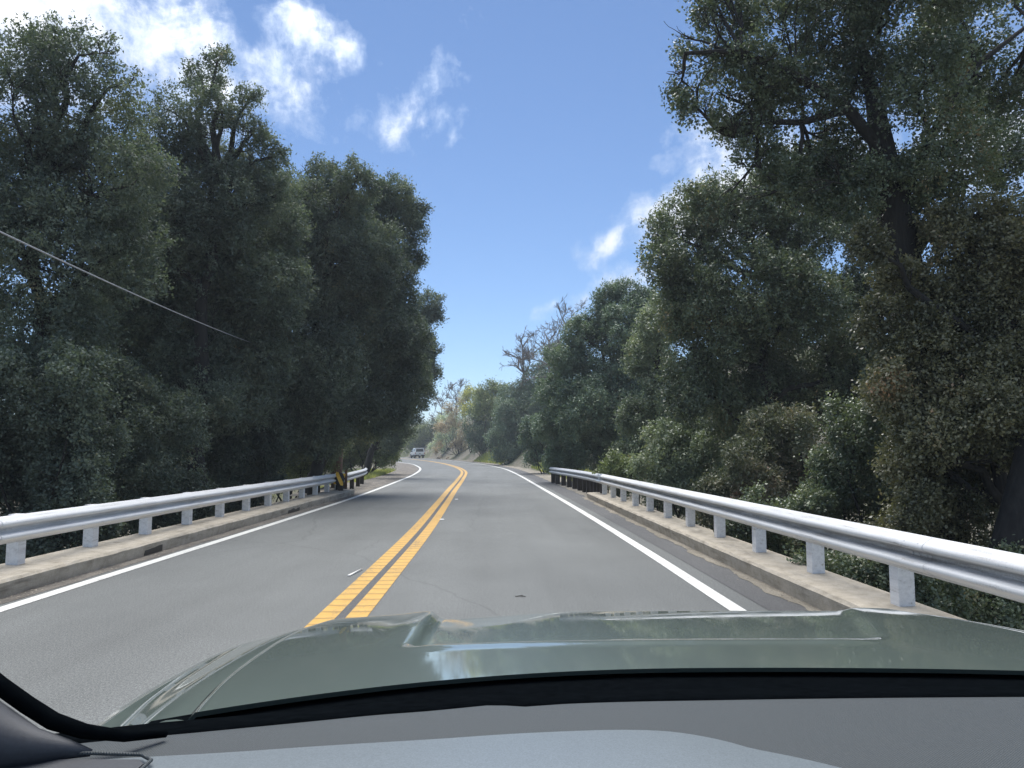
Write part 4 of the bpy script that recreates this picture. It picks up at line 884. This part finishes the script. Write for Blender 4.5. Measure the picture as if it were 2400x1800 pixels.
# ------------------------------------------------------------------ the car we look out of
CX = .35
car = thing('green_car', 'grey-green car whose bonnet and dark dashboard fill the bottom of the photo', 'car', (CX, 1.3, 0))
cinv = Matrix.Translation((-CX, -1.3, 0))
def car_part(mb, name, mat, parent=None, bevel=0, recalc=True, sub=0):
    o = mb.build(name, mat, None, None, bevel, recalc); o.data.transform(cinv)
    o.parent = parent or car
    if sub:
        s = o.modifiers.new('Subdivision', 'SUBSURF'); s.levels = sub; s.render_levels = sub
    return o
Y_FRONT = 2.40
def cowl_y(x):                                        # rear edge of the bonnet, bowed back toward the sides
    xl = x - CX
    return 1.28 - (.32 * abs(xl) ** 2.1 if xl < 0 else .12 * xl ** 2)
def hood_z(x, y):
    xl = x - CX; t = (y - 1.235) / (Y_FRONT - 1.235)
    z = 1.152 - .108 * t - .016 * max(0, t) ** 3
    z -= (.036 if xl < 0 else .008) * abs(xl / .93) ** 2.3
    # power bulge: two raised ribs with a shallow tray between, open to the front
    rear = sstep(y, 1.585, 1.66)
    xr_ = .80 + (y - 1.57) * .36
    inside = sstep(x, -.185, -.15) * (1 - sstep(x, xr_ - .04, xr_ + .02))
    depth = .014 * (1 - sstep(x, -.1, .30)) + .007
    z -= inside * rear * depth
    z += .005 * math.exp(-((x + .205) / .05) ** 2) * sstep(y, 1.62, 2.0)
    z += .004 * math.exp(-((x - xr_ - .05) / .08) ** 2) * sstep(y, 1.75, 2.1)
    z += .003 * math.exp(-((y - 1.565) / .03) ** 2) * sstep(x, -.2, -.1) * (1 - sstep(x, xr_ - .1, xr_))
    # rolled front edge
    fr = max(0.0, (y - (Y_FRONT - .12)) / .12); z -= .035 * fr ** 2.2
    return z
X_L = -.50                                            # left seam of the bonnet
def hood_left(y): return interp([(1.0, -.405), (1.1, -.425), (1.35, -.470), (1.65, -.50), (2.0, -.515), (2.4, -.47)])(y)
nxh, nyh = 150, 110
mb = MB(); V = []; F = []
for j in range(nyh + 1):
    for i in range(nxh + 1):
        u = i / nxh; x = -.50 + 1.70 * u
        for _ in range(2):
            y = cowl_y(x) + (Y_FRONT - .06 * (abs(x - CX) / .85) ** 2 - cowl_y(x)) * j / nyh
            xl_, xr2 = hood_left(y), 2 * CX - hood_left(y); x = xl_ + (xr2 - xl_) * u
        e = min(u, 1 - u) * 1.7
        V.append((x, y, hood_z(x, y) - .010 * max(0, 1 - e / .012) ** 2))
for j in range(nyh):
    for i in range(nxh):
        a = j * (nxh + 1) + i; F.append((a, a + 1, a + nxh + 2, a + nxh + 1))
mb.add(V, F, True)
n = nxh + 1
mb.add([V[i] for i in range(n)] + [(V[i][0], V[i][1] + .004, V[i][2] - .008) for i in range(n)], [(i + 1, i, i + n, i + n + 1) for i in range(n - 1)], True)      # folded rear lip
b0 = nyh * n
mb.add([V[b0 + i] for i in range(n)] + [(V[b0 + i][0], V[b0 + i][1] + .02, V[b0 + i][2] - .03) for i in range(n)] + [(V[b0 + i][0], V[b0 + i][1] + .025, V[b0 + i][2] - .10) for i in range(n)],
       [(i, i + 1, i + n + 1, i + n) for i in range(n - 1)] + [(i + n, i + 1 + n, i + 2 * n + 1, i + 2 * n) for i in range(n - 1)], True)
car_part(mb, 'bonnet', 'car_green', recalc=False)
def wing(side):
    mb = MB(); V = []; F = []; nu, nv = 22, 60
    for j in range(nv + 1):
        y = .80 + (2.46 - .80) * j / nv
        xi = hood_left(max(1.02, y)) - .004; zi = hood_z(xi, max(1.02, y)) - .012
        wdt = .155 * (1 - .35 * sstep(y, 2.1, 2.46)); rows = []
        for i in range(nu + 1):
            t = i / nu
            if t < .5:
                q = t / .5; dx = wdt * q; dz = -.006 * math.sin(q * math.pi) - .030 * q ** 2.2 + .004 * math.sin(q * math.pi * 2)
            else:
                q = (t - .5) / .5; dx = wdt + .045 * math.sin(min(1, q * 2.2) * math.pi / 2); dz = -.030 - .60 * q ** 1.25
            x = xi - dx; zz = zi + dz
            # wheel opening
            if zz < .86:
                w = math.hypot(y - 1.80, zz - .40)
                if w < .44: zz = .40 + math.sqrt(max(0, .44 ** 2 - (y - 1.80) ** 2))
            if side > 0: x = 2 * CX - x; zz += .03 * sstep(y, .8, 1.2)
            V.append((x, y, zz))
    for j in range(nv):
        for i in range(nu):
            a = j * (nu + 1) + i; f = (a, a + nu + 1, a + nu + 2, a + 1); F.append(f if side < 0 else f[::-1])
    mb.add(V, F, True); return car_part(mb, 'wing', 'car_green', recalc=True)
wing(-1); wing(1)
for s in (-1, 1):
    m = MB(); c = (CX + s * .80, 1.80, .40)
    m.lathe([(-.13, .22), (-.13, .35), (-.09, .395), (.09, .395), (.13, .35), (.13, .22)], 'x', 28, c); w = car_part(m, 'wheel', 'rubber')
    m = MB(); m.lathe([(-.09, 0), (-.09, .22), (.09, .22), (.06, .1), (.07, 0)] if s > 0 else [(.09, 0), (.09, .22), (-.09, .22), (-.06, .1), (-.07, 0)], 'x', 20, c); o = m.build('rim', 'steel_rim', w); o.data.transform(cinv)
    m = MB(); m.box(CX + s * .52, CX + s * .80, 2.50, 2.56, .80, .94); car_part(m, 'headlight', 'steel_rim', bevel=.02)
m = MB(); m.prism([(2.46, .42), (2.62, .46), (2.64, .72), (2.54, .78), (2.46, .78)], CX - .88, CX + .88, 'x'); car_part(m, 'bumper', 'black_plastic', bevel=.03)
m = MB(); m.box(CX - .5, CX + .5, 2.48, 2.54, .79, .93); car_part(m, 'grille', 'black_plastic', bevel=.015)
# cowl: black tray under the windscreen foot
m = MB(); V = []; F = []; nn = 60
for i in range(nn + 1):
    x = -.48 + 1.66 * i / nn; yc = cowl_y(x); zz = hood_z(x, yc)
    V += [(x, yc + .05, zz - .014), (x, yc - .02, zz - .014), (x, yc - .14, zz - .012), (x, yc - .24, zz - .0), (x, yc - .34, zz + .0), (x, yc - .5, zz - .2)]
for i in range(nn):
    for k in range(5):
        a = i * 6 + k; F.append((a, a + 6, a + 7, a + 1))
m.add(V, F, True); car_part(m, 'cowl', 'black_seal')
# dashboard
DZ = 1.225
dash_far = interp([(-.62, .70), (-.48, .742), (-.44, .752), (-.40, .767), (-.30, .793), (-.20, .820), (-.12, .842), (-.07, .852), (-.03, .863), (.0, .870), (.035, .864), (.07, .871), (.26, .881), (.60, .884), (.95, .875), (1.3, .80)])
m = MB(); V = []; F = []; nn = 90; prof = [(.004, -.16), (.008, -.03), (.004, -.008), (-.006, -.001), (-.02, 0), (-.08, .001), (-.16, .001), (-.25, -.004), (-.33, -.02), (-.38, -.06), (-.40, -.14), (-.40, -.4)]
for i in range(nn + 1):
    x = -.62 + 1.9 * i / nn; yf = dash_far(x)
    for (dy, dz) in prof: V.append((x, yf + dy, DZ + dz))
k = len(prof)
for i in range(nn):
    for q in range(k - 1):
        a = i * k + q; F.append((a, a + k, a + k + 1, a + 1))
m.add(V, F, True); dash = car_part(m, 'dashboard', 'dash_skin')
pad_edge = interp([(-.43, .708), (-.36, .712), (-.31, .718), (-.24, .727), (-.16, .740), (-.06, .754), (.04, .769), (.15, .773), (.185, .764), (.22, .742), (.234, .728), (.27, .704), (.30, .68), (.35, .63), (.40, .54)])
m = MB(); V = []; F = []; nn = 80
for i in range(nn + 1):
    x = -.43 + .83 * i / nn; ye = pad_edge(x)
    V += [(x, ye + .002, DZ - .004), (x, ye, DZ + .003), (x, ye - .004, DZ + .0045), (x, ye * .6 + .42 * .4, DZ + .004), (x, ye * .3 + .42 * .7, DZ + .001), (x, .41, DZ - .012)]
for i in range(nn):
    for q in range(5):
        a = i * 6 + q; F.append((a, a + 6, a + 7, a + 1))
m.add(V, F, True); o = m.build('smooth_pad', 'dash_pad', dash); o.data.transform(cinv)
m = MB(); m.prism([(-.418, .60), (-.312, .60), (-.303, .61), (-.302, .690), (-.310, .699), (-.418, .702)], DZ + .0065, DZ + .0085, 'z'); o = m.build('vent', 'trim_plastic', dash, None, .001); o.data.transform(cinv)
m = MB(); m.tube([(-.425, .710, DZ + .008), (-.36, .709, DZ + .010), (-.312, .707, DZ + .009), (-.298, .695, DZ + .009), (-.296, .60, DZ + .009)], .0017, 8); o = m.build('vent_rim', 'dash_skin', dash); o.data.transform(cinv)
# black sill along the foot of the windscreen, then the pillar foot at the left
m = MB(); V = []; F = []; nn = 70
for i in range(nn + 1):
    x = -.56 + 1.8 * i / nn; yf = dash_far(x)
    V += [(x, yf + .003, DZ - .03), (x, yf + .006, DZ - .004), (x, yf + .05, DZ - .012), (x, yf + .098, DZ - .020), (x, yf + .106, DZ - .026), (x, yf + .106, DZ - .12)]
for i in range(nn):
    for k in range(5):
        a = i * 6 + k; F.append((a, a + 6, a + 7, a + 1))
m.add(V, F, True); car_part(m, 'windscreen_sill', 'black_seal')
m = MB()
m.tube([(-.360, .715, 1.233), (-.378, .71, 1.238), (-.403, .70, 1.243), (-.432, .70, 1.247), (-.472, .69, 1.262), (-.55, .62, 1.325), (-.62, .50, 1.44), (-.65, .28, 1.66), (-.66, .02, 1.88)], [.003, .008, .016, .027, .040, .05, .05, .048, .045], 20); pil = car_part(m, 'windscreen_pillar', 'trim_plastic')
m = MB(); m.tube([(-.315, .765, 1.231), (-.340, .735, 1.240), (-.370, .72, 1.250), (-.398, .72, 1.259), (-.422, .72, 1.2735), (-.447, .72, 1.2905), (-.464, .72, 1.303), (-.54, .66, 1.36), (-.61, .56, 1.47), (-.64, .34, 1.70), (-.65, .06, 1.93)], [.003, .005, .0065, .0075, .0075, .0075, .008, .01, .01, .01, .01], 10); o = m.build('window_seal', 'black_seal', pil); o.data.transform(cinv)

# ------------------------------------------------------------------ thin haze in the valley air
m = MB(); m.box(-900, 900, -900, 900, -6.2, 34)
hz = m.build('haze', 'rock'); hz.data.materials.clear(); structure(hz, 'stuff'); hz['label'] = 'thin pale haze in the valley air'; hz['category'] = 'haze'
hm = bpy.data.materials.new('haze_air'); hm.use_nodes = True; hn = hm.node_tree
hn.nodes.remove(hn.nodes['Principled BSDF']); pv = hn.nodes.new('ShaderNodeVolumePrincipled')
pv.inputs['Color'].default_value = (.80, .88, .97, 1); pv.inputs['Density'].default_value = HAZE; pv.inputs['Anisotropy'].default_value = .2
hn.links.new(pv.outputs[0], hn.nodes['Material Output'].inputs['Volume']); hz.data.materials.append(hm)
# ------------------------------------------------------------------ sky, sun, camera
w = bpy.data.worlds.new('World'); SC.world = w; w.use_nodes = True
nt = w.node_tree; N = nt.nodes; L = nt.links
bg = N['Background']; outw = N['World Output']
sky = N.new('ShaderNodeTexSky'); sky.sky_type = 'NISHITA'; sky.sun_disc = False
SUN_EL, SUN_AZ = R(SUN_ELD), R(SUN_AZD)                        # azimuth from +Y, negative = to the left
sky.sun_elevation = SUN_EL; sky.sun_rotation = SUN_AZ
sky.altitude = 1500; sky.air_density = 1.0; sky.dust_density = SKY_DUST; sky.ozone_density = SKY_OZ
L.new(sky.outputs[0], bg.inputs['Color']); bg.inputs['Strength'].default_value = SKY_S
d = coord(nt, 'Generated')
nz = N.new('ShaderNodeTexNoise'); nz.inputs['Scale'].default_value = 7; nz.inputs['Detail'].default_value = 5
L.new(d, nz.inputs['Vector'])
off = N.new('ShaderNodeVectorMath'); off.operation = 'MULTIPLY_ADD'
L.new(nz.outputs['Color'], off.inputs[0]); off.inputs[1].default_value = (.09, .09, .09); 
sub = N.new('ShaderNodeVectorMath'); sub.operation = 'SUBTRACT'; L.new(d, sub.inputs[0]); sub.inputs[1].default_value = (.045, .045, .045)
L.new(sub.outputs[0], off.inputs[2])
dd = off.outputs[0]
tot = None
for (c, rx, rz, tilt, amp) in CLOUDS_AND_FILL:
    c = Vector(c).normalized(); fy = c; fx = fy.cross(Vector((0, 0, 1))).normalized(); fz = fx.cross(fy)
    mt = Matrix((fx, fy, fz)).transposed() @ Matrix.Rotation(tilt, 3, 'Y')
    v = mapping(nt, dd, (rx, .6, rz), tuple(mt.to_euler('XYZ')), tuple(c), 'TEXTURE')
    ln = N.new('ShaderNodeVectorMath'); ln.operation = 'LENGTH'; L.new(v, ln.inputs[0])
    mval = math_(nt, 'MULTIPLY', math_(nt, 'SUBTRACT', 1.0, ln.outputs['Value']), amp)
    tot = mval if tot is None else math_(nt, 'MAXIMUM', tot, mval)
n1 = noise(nt, mapping(nt, dd, (1, 1, 1.3)), 10, 10, .64)
n2 = noise(nt, mapping(nt, d, (1.6, 1, .8), (0, .6, .3)), 30, 7, .62)
nn_ = math_(nt, 'ADD', math_(nt, 'MULTIPLY', math_(nt, 'SUBTRACT', n1, .5), 4.2), math_(nt, 'MULTIPLY', math_(nt, 'SUBTRACT', n2, .5), 1.5))
dens = math_(nt, 'ADD', tot, nn_)
cov = ramp(nt, math_(nt, 'MULTIPLY', dens, .5), [(.04, 0.0), (.26, .14), (.55, .56), (.98, .95)])
low = math_(nt, 'MULTIPLY', math_(nt, 'GREATER_THAN', tot, -.9), cov)
cb = N.new('ShaderNodeBackground')
dsun = N.new('ShaderNodeVectorMath'); dsun.operation = 'DOT_PRODUCT'; L.new(d, dsun.inputs[0])
dsun.inputs[1].default_value = (math.sin(SUN_AZ) * math.cos(SUN_EL), math.cos(SUN_AZ) * math.cos(SUN_EL), math.sin(SUN_EL))
# clouds near the sun scatter far more of its light towards us
near_sun = math_(nt, 'POWER', math_(nt, 'MAXIMUM', dsun.outputs['Value'], 0.0), 5.0)
cs = math_(nt, 'ADD', CLOUD_S, math_(nt, 'MULTIPLY', near_sun, CLOUD_SUN))
shade = noise(nt, mapping(nt, dd, (1, 1, 1.6), (0, 0, 0), (.05, 0, .09)), 16, 6, .6)
L.new(mixc(nt, 1.0, ramp(nt, math_(nt, 'MULTIPLY', dens, .5), [(.1, (.82, .90, 1.0)), (.6, (1.0, 1.0, 1.0))]), ramp(nt, shade, [(.34, (.66, .73, .83)), (.58, (1.0, 1.0, 1.0))]), 'MULTIPLY'), cb.inputs['Color']); L.new(cs, cb.inputs['Strength'])
mx = N.new('ShaderNodeMixShader'); L.new(low, mx.inputs[0]); L.new(bg.outputs[0], mx.inputs[1]); L.new(cb.outputs[0], mx.inputs[2])
L.new(mx.outputs[0], outw.inputs['Surface'])

sl = bpy.data.lights.new('sun', 'SUN'); sl.energy = SUN_E; sl.angle = R(SUN_ANG); sl.color = (1.0, .965, .91)
so = bpy.data.objects.new('sun', sl); COL.objects.link(so)
sd = Vector((math.sin(SUN_AZ) * math.cos(SUN_EL), math.cos(SUN_AZ) * math.cos(SUN_EL), math.sin(SUN_EL)))
so.rotation_euler = sd.to_track_quat('Z', 'Y').to_euler(); so.location = sd * 60

cd = bpy.data.cameras.new('camera'); cam = bpy.data.objects.new('camera', cd); COL.objects.link(cam)
cd.sensor_width = 36; cd.lens = 36 * 1640 / 2212; cd.clip_start = .05; cd.clip_end = 5000
pit = math.atan((979 - 829.5) / 1640); cam.location = (0, 0, 1.5)
cam.rotation_euler = (math.pi / 2 + pit, 0, -R(1.33))
SC.camera = cam
SC.view_settings.view_transform = 'Standard'; SC.view_settings.look = 'None'
SC.view_settings.exposure = EXPO; SC.view_settings.gamma = 1
SC.render.engine = 'CYCLES'
SC.cycles.max_bounces = 6; SC.cycles.diffuse_bounces = 3; SC.cycles.glossy_bounces = 3; SC.cycles.transmission_bounces = 2; SC.cycles.transparent_max_bounces = 4
SC.cycles.use_denoising = True; SC.cycles.denoiser = 'OPENIMAGEDENOISE'; SC.cycles.denoising_input_passes = 'RGB_ALBEDO_NORMAL'; SC.cycles.denoising_prefilter = 'ACCURATE'
